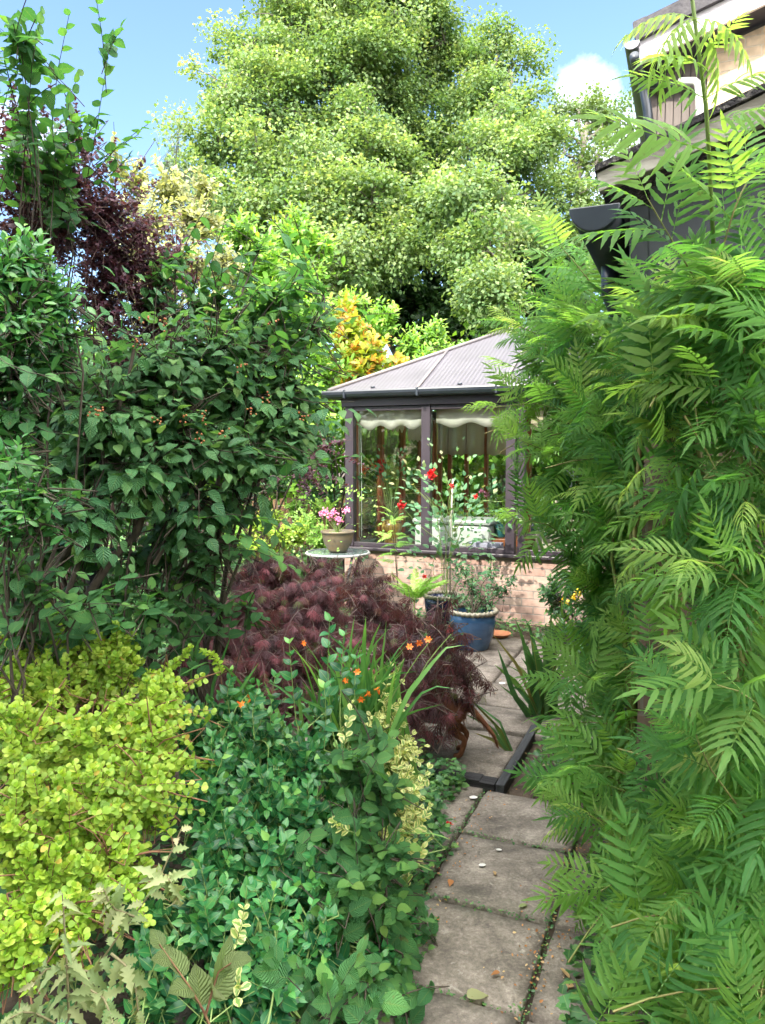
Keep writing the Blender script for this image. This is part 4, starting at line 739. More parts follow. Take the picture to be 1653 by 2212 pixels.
for (x, y, z) in [(318, 690, 2.75), (215, 893, 2.62), (205, 895, 2.62), (340, 912, 2.75), (395, 905, 2.8), (445, 905, 2.85), (545, 890, 2.95), (575, 860, 2.95), (480, 935, 2.85), (430, 945, 2.8), (520, 800, 3.0), (650, 905, 3.0), (350, 700, 2.8), (590, 700, 3.1), (300, 745, 2.8)]:
    P = W(x, y, z)+g.normal(0, .013, (6, 3)); a = Acc(); a.add(T_B, P, nrm(g.normal(size=P.shape)), up_n(P), .0042, g.random(len(P))); tag(a.build('berry_cluster', BERRY, rt))
wd = Acc()
for ln, r_0 in [([(75, 1330, 2.9), (140, 1200, 2.9), (165, 1080, 2.9), (215, 900, 3)], .017), ([(180, 1300, 3), (280, 1160, 3), (360, 1010, 3), (420, 880, 3.1)], .019), ([(140, 1290, 2.8), (190, 1180, 2.8), (230, 960, 2.9), (290, 760, 2.9)], .012), ([(330, 1220, 3.1), (430, 1050, 3.2), (530, 860, 3.3), (600, 720, 3.4)], .012), ([(160, 1330, 3.3), (120, 1150, 3.3), (60, 950, 3.3)], .012), ([(230, 1330, 3.4), (330, 1180, 3.4), (520, 1060, 3.3), (620, 990, 3.2)], .010)]:
    wd.tube(line_shoots([ln], K=9)+np.random.default_rng(3).normal(0, .006, (1, 9, 3)), r_0, r_0*.55, 7)
wd.build('stems', BARK, rt)
# hornbeam: several sprays
hb_ = [(600, 640, 3.5, 80), (520, 700, 3.6, 70), (680, 700, 3.6, 60), (470, 640, 3.8, 60), (380, 560, 3.9, 45), (650, 590, 3.7, 40), (420, 640, 3.8, 55), (560, 540, 3.8, 40), (350, 600, 3.9, 40), (700, 640, 3.5, 40), (620, 760, 3.4, 60)]
hx_ = line_shoots([[(440, 800, 3.6), (560, 660, 3.5), (700, 560, 3.4)], [(420, 760, 3.7), (520, 610, 3.6), (540, 470, 3.6)], [(560, 760, 3.6), (640, 640, 3.6), (700, 520, 3.6)], [(300, 620, 3.8), (420, 530, 3.7), (500, 470, 3.7)], [(500, 780, 3.6), (620, 720, 3.4), (740, 700, 3.4)], [(560, 1080, 3.2), (640, 1010, 3.0), (760, 985, 2.9)], [(420, 1180, 3), (520, 1150, 2.9), (600, 1200, 2.8)], [(380, 1130, 3), (500, 1110, 2.9), (640, 1130, 2.9)], [(460, 1190, 3), (560, 1190, 2.9), (640, 1230, 2.8)]])
shrub('hornbeam_sapling', 'tall hornbeam sapling whose bright pleated leaves spread above the berried shrub', hb_, LM['hornbeam'], 41, 620, .4, T_SERR, 9, .075, mode='dist', base=(W(420, 1300, 3.6)[0], 3.6, 0), extra=hx_, r=.012, bias=(.3, -.1, .1))
hb_ = [(80, 1270, 2.5, 70), (190, 1290, 2.5, 50), (20, 1230, 2.5, 60), (60, 1340, 2.7, 60), (150, 1350, 2.7, 55), (320, 1310, 2.8, 50), (250, 1340, 2.8, 60), (30, 1420, 2.7, 60), (120, 1180, 3.0, 60), (300, 1210, 3.2, 60), (270, 1290, 3.1, 55), (400, 1240, 3.3, 60), (350, 1170, 3.3, 50), (60, 1150, 3, 60), (450, 1160, 3.4, 50), (20, 1350, 2.9, 60), (100, 1400, 2.9, 50), (200, 1370, 2.95, 50), (310, 1370, 3.0, 50), (400, 1380, 3.1, 40), (350, 1290, 3.1, 50), (180, 1200, 3.1, 45)]
hx_ = line_shoots([[(60, 1150, 2.3), (30, 1000, 2.0), (-30, 980, 1.9)], [(-60, 720, 2.4), (30, 800, 2.2), (130, 815, 2.1)], [(-40, 990, 2.0), (30, 1000, 1.9), (110, 1010, 1.9)], [(0, 860, 2.6), (80, 930, 2.5), (160, 940, 2.5)], [(0, 1260, 2.5), (90, 1230, 2.4), (190, 1240, 2.35)], [(60, 1330, 2.5), (180, 1300, 2.4), (300, 1310, 2.4)]])
shrub('hornbeam_sapling', 'low hornbeam growth with toothed pleated leaves at the left edge above the golden bush', hb_, LM['hornbeam'], 42, 800, .28, T_SERR, 7, .075, mode='dist', base=(W(120, 1700, 2.7)[0], 2.7, 0), extra=hx_, r=.008)
shrub('hornbeam_sapling', 'dark leaved hornbeam seedling low in the shade beside the red maple', [(480, 1310, 3.5, 35), (535, 1315, 3.5, 30), (430, 1325, 3.4, 35), (380, 1330, 3.3, 45)], LM['hornbeam'], 43, 900, .28, T_SERR, 8, .078, mode='dist', r=.006, bias=(0, -.2, .2))
# glossy shrub at left edge
shrub('spindle_bush', 'glossy bright green evergreen bush at the left edge below the purple leaves', [(30, 560, 2.5, 80), (100, 610, 2.6, 70), (40, 680, 2.5, 90), (125, 720, 2.7, 50), (60, 530, 2.6, 50), (20, 780, 2.6, 80), (150, 650, 2.7, 30), (100, 760, 2.7, 50)], LM['glossy'], 44, 2200, .24, T_LONG, 13, .058, upn=.4, base=(W(20, 1300, 2.7)[0], 2.7, 0), bias=(.1, 0, .5), r=.008)
shrub('spindle_bush', 'smaller glossy leaved evergreen bush at the left edge beside the black pole', [(20, 1000, 2.4, 70), (80, 1060, 2.4, 50), (30, 1110, 2.4, 70), (90, 1130, 2.4, 30), (20, 900, 2.6, 60)], LM['glossy'], 45, 2200, .22, T_LONG, 13, .052, upn=.4, base=(W(20, 1400, 2.5)[0], 2.5, 0), r=.007)
# purple barberry
pb = [(60, 350, 3.6, 80), (150, 370, 3.7, 85), (230, 440, 3.9, 90), (120, 450, 3.7, 90), (300, 480, 4.0, 60), (60, 470, 3.8, 80), (250, 550, 4.0, 90), (340, 560, 4.1, 60), (220, 640, 4.0, 80), (330, 650, 4.1, 70), (180, 290, 3.8, 40), (30, 280, 3.7, 50), (400, 700, 4.2, 60), (280, 740, 4.1, 60), (660, 1000, 4.9, 30), (700, 960, 5, 25)]
px_ = line_shoots([[(230, 520, 3.9), (310, 480, 3.9), (385, 462, 3.9)], [(260, 480, 3.9), (310, 420, 3.9), (345, 385, 3.9)], [(250, 560, 3.9), (340, 540, 3.9), (440, 520, 3.9)], [(260, 620, 3.9), (360, 610, 3.9), (450, 600, 3.9)], [(150, 330, 3.7), (170, 260, 3.7), (160, 210, 3.7)], [(100, 330, 3.6), (90, 240, 3.6), (110, 190, 3.6)], [(200, 400, 3.8), (240, 340, 3.8), (250, 300, 3.8)]])
shrub('purple_barberry', 'dark purple small-leaved barberry with thin twiggy branches at the upper left', pb, LM['purple'], 46, 1100, .42, T_ROUND, 13, .028, mode='rosette', rosette=4, ang=60, base=(W(150, 1300, 4.1)[0], 4.1, 0), extra=px_, tw=.0018, r=.008, droop=.1, bark=mat('purple_twig', (.10, .06, .05), .8), bias=(.1, 0, .4), shell=.3)
# cherry / hornbeam tree top left
tb_ = [(40, 60, 2.9, 60, .8), (10, 130, 3, 60, .8), (120, 330, 3.3, 70), (60, 240, 3.1, 60), (40, 330, 3.3, 60), (170, 280, 3.4, 45), (130, 410, 3.5, 60)]
tx_ = line_shoots([[(130, 420, 3.3), (115, 300, 3.2), (110, 180, 3.1)], [(112, 280, 3.2), (125, 150, 3.1), (150, 30, 3.0)], [(190, 380, 3.3), (215, 240, 3.2), (232, 130, 3.1)], [(230, 200, 3.15), (222, 80, 3.1), (205, -20, 3.0)], [(180, 400, 3.3), (260, 310, 3.3), (320, 268, 3.2)], [(200, 360, 3.3), (250, 320, 3.2), (300, 290, 3.2)], [(190, 420, 3.3), (270, 350, 3.3), (282, 335, 3.3)], [(60, 260, 3.0), (70, 130, 2.9), (90, 30, 2.9)], [(160, 380, 3.3), (140, 240, 3.2), (170, 160, 3.2)], [(220, 160, 3.1), (240, 100, 3.1), (262, 60, 3.1)]])
shrub('elm_tree', 'slim young tree with toothed leaves on upright shoots against the sky at top left', tb_, LM['hornbeam'], 47, 700, .35, T_SERR, 9, .070, mode='dist', cat='tree', base=(W(90, 1300, 3.5)[0], 3.5, 0), extra=tx_, r=.006, bias=(0, 0, .5), tw=.0022, conn=False)
# backing growth in the shade under the big shrub
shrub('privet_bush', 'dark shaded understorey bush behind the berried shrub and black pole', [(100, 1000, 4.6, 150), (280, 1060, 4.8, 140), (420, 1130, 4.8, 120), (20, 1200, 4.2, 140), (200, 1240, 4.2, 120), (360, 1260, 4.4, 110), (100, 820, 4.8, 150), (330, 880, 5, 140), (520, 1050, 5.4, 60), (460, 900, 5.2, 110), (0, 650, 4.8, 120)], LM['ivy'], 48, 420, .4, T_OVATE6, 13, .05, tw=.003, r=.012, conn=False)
# ---------------- black pole with lantern head
M_BLK = mat('black_paint', (.008, .009, .018), .35, col2=(.03, .032, .05), scale=50, lo=.62, hi=.7)
pp = W(205, 1310, 3.35); rt = root('garden_lamp', (pp[0], 3.35, 0), 'black metal garden lamp post leaning among the shrub stems at the left', 'lamp post')
z_ = lambda y: W(205, y, 3.35)[2]
MB().sweep([(.02, 0, -.03), (.015, 0, .3), (.0, 0, z_(1200)), (-.012, 0, z_(1110)), (-.02, 0, z_(1060))], [.052, .048, .036, .028, .022], 16).build('pole', M_BLK, rt, smooth=True)
hx0 = W(165, 1050, 3.35)[0]-pp[0]; zt = z_(1060)
MB().sweep([(-.02, 0, zt-.01), (-.03, 0, zt+.05), (hx0+.02, 0, zt+.09), (hx0, 0, zt+.07)], .012, 10).build('bracket', M_BLK, rt, smooth=True)
MB().lathe([(0, zt+.085), (.05, zt+.07), (.06, zt+.055), (.055, zt+.05)], (hx0, 0, 0), 8).build('lantern_cap', M_BLK, rt)
MB().lathe([(.028, zt-.07), (.044, zt+.05), (.04, zt+.05), (.025, zt-.068), (.0, zt-.07)], (hx0, 0, 0), 6).build('lantern_glass', mat('amber_glass', (.22, .16, .04), .2), rt)
# ================================================================== golden barberry, euonymus, hornbeam in front
gbb = [(120, 1470, 2.6, 90), (230, 1440, 2.7, 90), (320, 1540, 2.5, 85), (70, 1600, 2.3, 110), (30, 1400, 2.8, 60), (130, 1390, 2.85, 55), (210, 1600, 2.35, 100), (350, 1500, 2.6, 55), (60, 1760, 2.1, 120), (200, 1740, 2.15, 110), (320, 1700, 2.2, 70), (110, 1900, 2.0, 110), (40, 2020, 1.9, 90), (240, 1860, 2.05, 90), (60, 1480, 2.6, 80), (330, 1620, 2.35, 60), (150, 1960, 1.95, 80)]
gx_ = line_shoots([[(300, 1540, 2.5), (380, 1530, 2.4), (455, 1535, 2.4)], [(280, 1460, 2.7), (330, 1450, 2.7), (375, 1480, 2.6)], [(280, 1700, 2.2), (370, 1690, 2.1), (440, 1700, 2.1)], [(240, 1440, 2.7), (255, 1390, 2.7), (250, 1350, 2.7)], [(340, 1460, 2.8), (390, 1425, 2.8), (410, 1400, 2.8)], [(60, 1440, 2.6), (40, 1410, 2.6), (20, 1390, 2.6)], [(240, 1680, 2.2), (340, 1740, 2.1), (430, 1750, 2.1)], [(230, 1890, 2), (290, 1930, 1.9), (320, 1990, 1.85)], [(480, 1480, 2.9), (470, 1420, 2.9), (440, 1405, 2.9)], [(260, 1560, 2.4), (330, 1590, 2.35), (400, 1560, 2.35)]])
def goldr(g, t): return np.where(g.random(t.shape) < .012, .985, np.clip(.02+.30*g.random((t.shape[0], 1))+.62*g.random(t.shape)*(.5+.5*t), 0, .93))
shrub('golden_barberry', 'large golden-leaved barberry bush with round lime-yellow leaves in the left foreground', gbb, LM['golden'], 50, 2800, .24, T_ROUND, 10, .026, mode='rosette', rosette=5, ang=62, rnd=goldr, extra=gx_, tw=.0018, bark=mat('barberry_twig', (.16, .08, .04), .8), size_tip=.85, bias=(.1, -.1, .25), up=.4, r=.006, base=(-1.05, 2.4, 0))
eb = [(470, 1560, 2.8, 80), (560, 1600, 2.6, 90), (650, 1620, 2.6, 80), (450, 1680, 2.4, 90), (560, 1720, 2.35, 100), (660, 1740, 2.35, 90), (480, 1820, 2.2, 90), (600, 1860, 2.15, 100), (700, 1880, 2.15, 80), (440, 1940, 2.0, 90), (560, 1990, 1.95, 90), (680, 2010, 1.95, 80), (470, 2090, 1.85, 80), (740, 1660, 2.5, 60), (420, 1560, 2.9, 60), (600, 2090, 1.8, 80), (800, 2060, 2.1, 70), (340, 1950, 2.1, 70), (700, 1540, 2.8, 50), (520, 1500, 3.0, 50), (330, 2080, 1.85, 70), (850, 1980, 2.3, 50)]
ex_ = line_shoots([[(715, 1560, 2.5), (708, 1450, 2.45), (712, 1335, 2.4)], [(735, 1500, 2.5), (740, 1420, 2.5), (742, 1375, 2.5)], [(640, 1560, 2.6), (632, 1480, 2.6), (625, 1390, 2.6)], [(590, 1570, 2.6), (585, 1510, 2.6), (595, 1460, 2.6)], [(700, 1620, 2.4), (705, 1540, 2.35), (700, 1480, 2.35)], [(500, 1560, 2.8), (490, 1500, 2.8), (500, 1450, 2.8)], [(770, 1560, 2.6), (765, 1480, 2.6), (770, 1420, 2.6)], [(550, 1600, 2.5), (545, 1530, 2.5), (560, 1480, 2.5)]])
shrub('euonymus_bush', 'glossy deep green euonymus bush with upright shoots beside the golden barberry', eb, LM['euonymus'], 51, 1900, .24, T_OVATE, 12, .054, mode='opp', ang=60, upn=.35, extra=ex_, tw=.002, bark=STEM_G, bias=(0, -.1, .8), up=.6, r=.006, base=(-.45, 2.5, 0))
vb = [(840, 1550, 2.8, 50), (880, 1620, 2.7, 50), (860, 1700, 2.55, 50), (895, 1760, 2.5, 35), (860, 1820, 2.45, 45), (890, 1690, 2.6, 40), (840, 1480, 3.0, 30), (800, 1590, 2.7, 40), (880, 1860, 2.4, 25)]
vx = line_shoots([[(830, 1580, 2.8), (828, 1500, 2.8), (845, 1440, 2.8)], [(740, 1640, 2.4), (750, 1560, 2.4), (760, 1520, 2.4)], [(860, 1740, 2.4), (905, 1700, 2.4), (925, 1660, 2.4)], [(870, 1800, 2.4), (905, 1790, 2.4), (930, 1740, 2.4)], [(500, 2060, 1.75), (520, 2010, 1.7), (528, 1960, 1.7)], [(880, 1880, 2.3), (900, 1860, 2.3), (915, 1830, 2.3)], [(500, 2180, 1.6), (520, 2130, 1.6), (500, 2080, 1.6)], [(770, 1800, 2.1), (740, 1790, 2.1), (720, 1775, 2.1)]])
shrub('variegated_euonymus', 'cream-edged variegated euonymus bush spilling towards the paving', vb, LM['variegated'], 52, 3800, .17, T_LONG, 13, .034, mode='opp', lw=1.5, ang=50, upn=.4, extra=vx, bark=STEM_G, tw=.0018, bias=(.4, -.1, .3), r=.005, base=(.05, 2.75, 0))
hb_ = [(770, 1650, 2.3, 55), (820, 1700, 2.3, 60), (770, 1780, 2.2, 65), (830, 1850, 2.15, 65), (760, 1900, 2.05, 65), (830, 1950, 2.1, 55), (720, 1990, 2.0, 50), (860, 2000, 2.2, 35), (800, 1600, 2.5, 40), (880, 1930, 2.3, 38), (870, 2060, 2.1, 40), (870, 2150, 2.0, 45), (790, 2130, 1.8, 50)]
hx_ = line_shoots([[(775, 1900, 2.1), (765, 1760, 2.1), (720, 1660, 2.1)], [(770, 1760, 2.15), (800, 1660, 2.15), (850, 1590, 2.2)], [(700, 2200, 1.45), (740, 2120, 1.45), (780, 2060, 1.45)], [(640, 2215, 1.4), (680, 2150, 1.4), (640, 2080, 1.4)], [(760, 2230, 1.4), (810, 2170, 1.4), (850, 2150, 1.45)], [(660, 2150, 1.45), (600, 2090, 1.5), (580, 2040, 1.5)], [(700, 2230, 1.35), (720, 2190, 1.35), (700, 2120, 1.35)]])
shrub('hornbeam_seedling', 'young hornbeam with dark pleated toothed leaves beside the near paving slabs', hb_, LM['hornbeam'], 53, 2000, .22, T_SERR, 8, .068, mode='dist', extra=hx_, bias=(.2, -.4, .2), base=(.02, 2.1, 0), r=.004, tw=.0016, face=(0, -1, 0))
hx_ = line_shoots([[(460, 2230, 1.25), (430, 2160, 1.25), (345, 2040, 1.25)], [(445, 2190, 1.25), (470, 2100, 1.25), (500, 2080, 1.25)]])
bl = mat('x_unused', (.1, .1, .1)) if False else None
lm('bronzed', [(0, (.16, .25, .09)), (.5, (.24, .29, .11)), (1, (.30, .20, .10))], trans=.3, veins=10, rough=.5)
shrub('hornbeam_seedling', 'short brown-tinted seedling twig near the bottom edge left of centre', [], LM['bronzed'], 54, 0, .2, T_SERR, 5, .075, mode='dist', extra=hx_, base=W(465, 2300, 1.25)*np.array([1, 1, 0]), conn=False, tw=.003, bark=BARK_RED, rnd=lambda g, t: .1+.3*g.random(t.shape))
# wilted weed in the near left corner
wl = line_shoots([[(130, 2240, 1.35), (200, 2090, 1.35), (330, 1930, 1.35), (392, 1790, 1.35)], [(150, 2200, 1.3), (145, 2080, 1.28), (135, 1930, 1.28)], [(240, 2060, 1.32), (290, 2100, 1.3), (300, 2200, 1.28)], [(120, 2210, 1.3), (60, 2180, 1.28), (20, 2200, 1.25)], [(290, 1980, 1.33), (240, 1960, 1.3), (225, 1920, 1.3)], [(340, 1900, 1.33), (370, 1900, 1.3), (385, 1945, 1.3)], [(180, 2130, 1.32), (230, 2160, 1.28), (250, 2230, 1.25)], [(200, 2100, 1.33), (110, 2080, 1.3), (70, 2130, 1.28)]])
T_RAG = leaf_tpl([.08, .18, .28, .38, .48, .58, .68, .78, .88], [.10, .26, .12, .32, .14, .28, .10, .17, .05], .5, .5)
shrub('wilted_weed', 'pale withered weed with ragged curling leaves leaning in the near left corner', [], LM['wilted'], 55, 0, .2, [T_RAG, leaf_tpl([.1, .2, .3, .4, .5, .6, .7, .8, .9], [.08, .2, .1, .24, .12, .22, .1, .12, .04], .9, .9)], 20, .043, extra=wl, base=W(120, 2300, 1.32)*np.array([1, 1, 0]), conn=False, tw=.003, bark=mat('weed_stem', (.20, .18, .09), .8), sag=.5, jit=.6, t0=.05)
# ================================================================== dissected red maple
mb_ = [(600, 1260, 5.2, 80), (700, 1265, 5.2, 65), (790, 1285, 5.1, 62), (560, 1340, 4.9, 110), (690, 1330, 4.8, 110), (810, 1340, 4.8, 90), (880, 1370, 4.7, 60), (500, 1420, 4.6, 100), (620, 1440, 4.5, 110), (750, 1440, 4.5, 100), (860, 1440, 4.5, 80), (930, 1450, 4.0, 45), (870, 1500, 3.85, 60), (930, 1500, 3.8, 55), (850, 1430, 4.1, 70), (890, 1540, 3.7, 50), (950, 1520, 3.75, 45), (995, 1480, 3.85, 48), (985, 1430, 4.0, 48), (950, 1390, 4.2, 48), (1010, 1520, 3.8, 30), (960, 1550, 3.7, 32), (920, 1590, 3.65, 28), (820, 1500, 4.0, 60), (900, 1400, 4.3, 50), (420, 1400, 4.6, 75), (480, 1350, 4.8, 70), (540, 1270, 5.1, 60), (390, 1450, 4.4, 60), (470, 1480, 4.3, 70), (720, 1540, 4.3, 90), (600, 1550, 4.3, 90), (860, 1570, 3.7, 40), (970, 1475, 4.1, 32)]
g = np.random.default_rng(60)
mx_ = line_shoots([[(900, 1420, 4.5), (980, 1460, 4.4), (1045, 1505, 4.3)], [(900, 1440, 4.5), (960, 1490, 4.4), (1020, 1520, 4.3)], [(880, 1480, 4.4), (935, 1530, 3.75), (955, 1590, 3.7)], [(900, 1500, 4.4), (960, 1540, 3.8), (985, 1600, 3.75)], [(850, 1500, 4.4), (910, 1550, 3.75), (920, 1620, 3.7)], [(900, 1380, 4.6), (960, 1400, 4.5), (1000, 1440, 4.45)], [(850, 1300, 4.9), (900, 1340, 4.8), (940, 1370, 4.8)], [(760, 1250, 5.1), (820, 1245, 5.0), (875, 1280, 5.0)], [(660, 1230, 5.2), (620, 1200, 5.2), (580, 1220, 5.2)], [(560, 1300, 5), (480, 1320, 4.9), (410, 1370, 4.8)], [(520, 1360, 4.9), (440, 1390, 4.7), (380, 1420, 4.6)]])
shrub('japanese_maple', 'weeping dome of finely cut dark red maple leaves in the middle of the garden', mb_, LM['maple'], 61, 620, .34, [maple_tpl(1), maple_tpl(2), maple_tpl(3)], 11, .10, mode='dist', ang=45, cat='tree', sag=.8, extra=mx_, droop=.55, up=-.25, bias=(.1, -.15, -.1), base=(W(680, 1600, 5.0)[0], 5.0, 0), r=.016, tw=.0022, bark=mat('maple_twig', (.10, .07, .06), .8, col2=(.2, .15, .12), scale=20), young=.5, t0=.1)
# ================================================================== straps: crocosmia and iris
def clump(name, label, lines, m, seed, wid, cat='plant', bend=None, wood_m=None):
    g = np.random.default_rng(seed); C = line_shoots(lines, K=9); n = len(C); a = Acc(); tt = np.linspace(0, 1, 9)
    T = nrm(np.gradient(C, axis=1)); q = g.uniform(-1.0, 1.0, n); side = np.stack([np.cos(q), np.sin(q), np.zeros(n)], 1)[:, None]; A = nrm(side-T*(side*T).sum(-1, keepdims=True)); Nn = np.cross(A, T)
    wv = wid*g.uniform(.7, 1.2, n)[:, None, None]*(np.where(tt < .55, .8+.35*tt, (.99*np.clip((1-tt)/.45, 0, 1)**.75+.01)))[None, :, None]
    V = np.stack([C-A*wv, C-Nn*wv*.25, C+A*wv], 2).reshape(-1, 3); i, j, k = np.meshgrid(np.arange(n), np.arange(8), np.arange(2), indexing='ij'); b = i*27+j*3+k
    L = np.stack([b, b+1, b+4, b+3], -1).reshape(-1); uv = np.stack([np.tile([-1., 0, 1], n*9), np.tile(np.repeat(tt, 3), n)], 1)
    a.raw(V, L, np.full(i.size, 4), uv, np.repeat(g.random(n), 27)); base = C[:, 0].mean(0)*np.array([1, 1, 0]); rt = root(name, base, label, cat); a.build('leaves', m, rt); return rt, g
def fan(g, x0, y0, Y0, n, sx, tops, bend=.25):
    out = []
    for i in range(n):
        bx = x0+g.normal(0, sx); Yb = Y0+g.normal(0, .06); tx, ty = tops[g.integers(len(tops))]; tx += g.normal(0, 28); ty += g.normal(0, 32); Yt = Yb+g.normal(-.08, .12)
        mx_ = bx+(tx-bx)*.38; my = y0+(ty-y0)*.55; ln = [(bx, y0+g.normal(0, 12), Yb), (mx_, my, (Yb+Yt)/2), (bx+(tx-bx)*.72, y0+(ty-y0)*.86, Yt*.5+Yb*.5), (tx, ty+max(0, g.normal(0, 1))*abs(tx-bx)*bend*.3, Yt)]; out.append(ln)
    return out
g = np.random.default_rng(70)
ln = fan(g, 770, 1690, 2.95, 95, 55, [(660, 1420), (700, 1400), (740, 1390), (780, 1370), (800, 1400), (830, 1400), (860, 1430), (770, 1450), (820, 1470), (880, 1460), (700, 1460), (640, 1470)])
ln += [[(760, 1640, 2.9), (780, 1480, 2.85), (790, 1330, 2.8)], [(780, 1650, 2.9), (820, 1480, 2.85), (835, 1340, 2.8)], [(540, 1500, 3.0), (490, 1440, 3.0), (440, 1430, 2.9), (370, 1470, 2.8)], [(470, 1560, 3.0), (520, 1490, 2.9), (560, 1430, 2.9)], [(780, 1680, 2.8), (860, 1560, 2.7), (925, 1480, 2.7), (985, 1488, 2.65)], [(800, 1660, 2.8), (880, 1540, 2.75), (960, 1520, 2.7)],
       [(450, 1560, 3.1), (460, 1480, 3.1), (500, 1370, 3.0)], [(440, 1540, 3.1), (410, 1460, 3.1), (430, 1380, 3.0), (465, 1340, 3.0)], [(640, 1640, 2.9), (600, 1540, 2.9), (570, 1470, 2.9)], [(800, 1860, 2.3), (850, 1800, 2.3), (940, 1800, 2.25), (975, 1815, 2.2)], [(820, 1640, 2.7), (880, 1500, 2.7), (960, 1400, 2.7), (1005, 1393, 2.7)]]
rt, g = clump('crocosmia', 'crocosmia clump with tall sword leaves and small orange flowers in front of the red maple', ln, LM['strap'], 71, .0095)
st_l = line_shoots([[(800, 1620, 2.85), (850, 1500, 2.8), (915, 1400, 2.75), (935, 1378, 2.75)], [(760, 1620, 2.85), (800, 1530, 2.8), (815, 1485, 2.8)], [(700, 1640, 2.8), (760, 1500, 2.8), (775, 1440, 2.8)], [(480, 1600, 2.6), (510, 1530, 2.6), (535, 1500, 2.6)], [(850, 1560, 2.85), (930, 1420, 2.8), (975, 1370, 2.8)]], K=7)
for c_ in st_l: a = Acc(); a.tube(c_, .0028, .0018, 5); a.build('flower_stem', STEM_G, rt)
for i, (x, y, Y) in enumerate([(905, 1388, 2.74), (885, 1398, 2.74), (925, 1382, 2.74), (795, 1500, 2.75), (780, 1510, 2.75), (815, 1490, 2.75), (520, 1520, 2.55), (540, 1508, 2.55), (772, 1452, 2.78), (745, 1470, 2.78), (655, 1390, 3.1)]):
    f = Acc(); c = W(x, y, Y); n = 6; q = np.arange(n)*2*pi/n; ax = nrm(g.normal(size=3)+np.array([0, -.6, .3])); u = nrm(np.cross(ax, [0, 0, 1.])); v = np.cross(ax, u); D = np.cos(q)[:, None]*u+np.sin(q)[:, None]*v+ax*.6
    f.add(T_LONG, np.tile(c, (n, 1)), D, np.tile(ax, (n, 1)), .016, g.random(n), 1.1); f.add(T_LONG, np.tile(c-ax*.02, (3, 1)), np.tile(ax, (3, 1))+g.normal(0, .2, (3, 3)), g.normal(size=(3, 3)), .02, g.random(3), .8)
    f.build('flower', ORANGE, rt)
g = np.random.default_rng(72)
ln = fan(g, 1178, 1560, 4.55, 46, 17, [(1135, 1400), (1150, 1370), (1160, 1380), (1185, 1385), (1195, 1400), (1170, 1430), (1140, 1440)], .1)
ln += [[(1165, 1550, 4.5), (1120, 1440, 4.45), (1065, 1370, 4.4)], [(1170, 1550, 4.5), (1110, 1470, 4.45), (1068, 1435, 4.4)], [(1160, 1560, 4.5), (1120, 1510, 4.45), (1080, 1480, 4.4)], [(1150, 1560, 4.45), (1110, 1500, 4.4), (1075, 1400, 4.4)]]
clump('iris_clump', 'stiff upright clump of dark green iris blades right of the paved path', ln, LM['iris'], 73, .016)
ln = [[(1118, 1648, 3.95), (1080, 1560, 3.95), (1020, 1515, 3.95), (1002, 1502, 3.95)], [(1116, 1650, 3.95), (1085, 1580, 3.95), (1035, 1530, 3.95), (1000, 1490, 3.95)], [(1112, 1645, 3.95), (1060, 1570, 3.95), (1000, 1540, 3.95)], [(1120, 1640, 3.95), (1070, 1600, 3.95), (1025, 1583, 3.95)], [(1118, 1650, 3.95), (1095, 1610, 3.95), (1060, 1550, 3.95)]]
clump('iris_shoot', 'few thin arching blades leaning left over the path from the bare soil corner', ln, LM['iris'], 74, .010)
# ================================================================== false spiraea (pinnate leaves) on the right
CT = [compound_tpl(8, .04, .36, 1, curlup=.12, width=.54), compound_tpl(10, .16, .31, 2, curlup=.1, width=.52), compound_tpl(9, .30, .33, 3, width=.5), compound_tpl(7, .10, .38, 4, curlup=.15, width=.6)]
CY = [compound_tpl(8, .6, .34, 5, width=.5, curlup=-.5), compound_tpl(9, .35, .32, 6, width=.5, curlup=-.2)]
sb = [(1300, 1250, 3.2, 80), (1350, 1330, 3.1, 80), (1300, 1400, 3.2, 50), (1390, 1400, 2.8, 80), (1330, 1160, 3.1, 80), (1320, 1500, 3.0, 50), (1430, 685, 2.2, 61), (1530, 670, 1.95, 68), (1620, 630, 1.8, 61), (1195, 710, 3.6, 70), (1295, 710, 3.2, 90), (1390, 720, 2.6, 90), (1490, 720, 2.05, 100), (1600, 690, 1.85, 110), (1165, 800, 3.7, 70), (1255, 810, 3.4, 90), (1350, 830, 2.9, 110), (1470, 840, 2.1, 110), (1590, 850, 1.85, 120), (1175, 910, 3.7, 60), (1265, 930, 3.4, 90), (1370, 960, 2.8, 110), (1490, 990, 2.1, 110), (1600, 1010, 1.85, 120), (1245, 1040, 3.4, 80), (1330, 1090, 3.0, 110), (1460, 1130, 2.3, 120), (1590, 1170, 1.85, 120), (1245, 1150, 3.5, 70), (1310, 1220, 3.2, 90), (1460, 1270, 2.6, 110), (1550, 1300, 2.0, 120), (1415, 1350, 3.0, 80), (1505, 1410, 2.4, 110), (1590, 1450, 1.85, 120), (1390, 1480, 3.0, 70), (1470, 1500, 2.7, 90), (1500, 1560, 2.15, 110), (1610, 1620, 1.8, 110), (1380, 1600, 2.9, 70), (1480, 1640, 2.5, 90), (1520, 1720, 2.0, 110), (1620, 1800, 1.7, 110), (1350, 1700, 2.75, 55), (1450, 1760, 2.4, 80), (1525, 1850, 2.0, 110), (1590, 1950, 1.65, 120), (1400, 1880, 2.2, 60), (1490, 1960, 1.95, 90), (1520, 2060, 1.7, 110), (1430, 2040, 1.95, 60), (1495, 2140, 1.7, 80), (1620, 2130, 1.5, 90), (1380, 1960, 2.1, 40), (1210, 640, 3.5, 45), (1420, 690, 2.2, 60)]
g = np.random.default_rng(80)
sroot = root('false_spiraea', (1.0, 2.6, 0), 'huge feathery shrub with long pinnate toothed leaves filling the right side of the path', 'shrub')
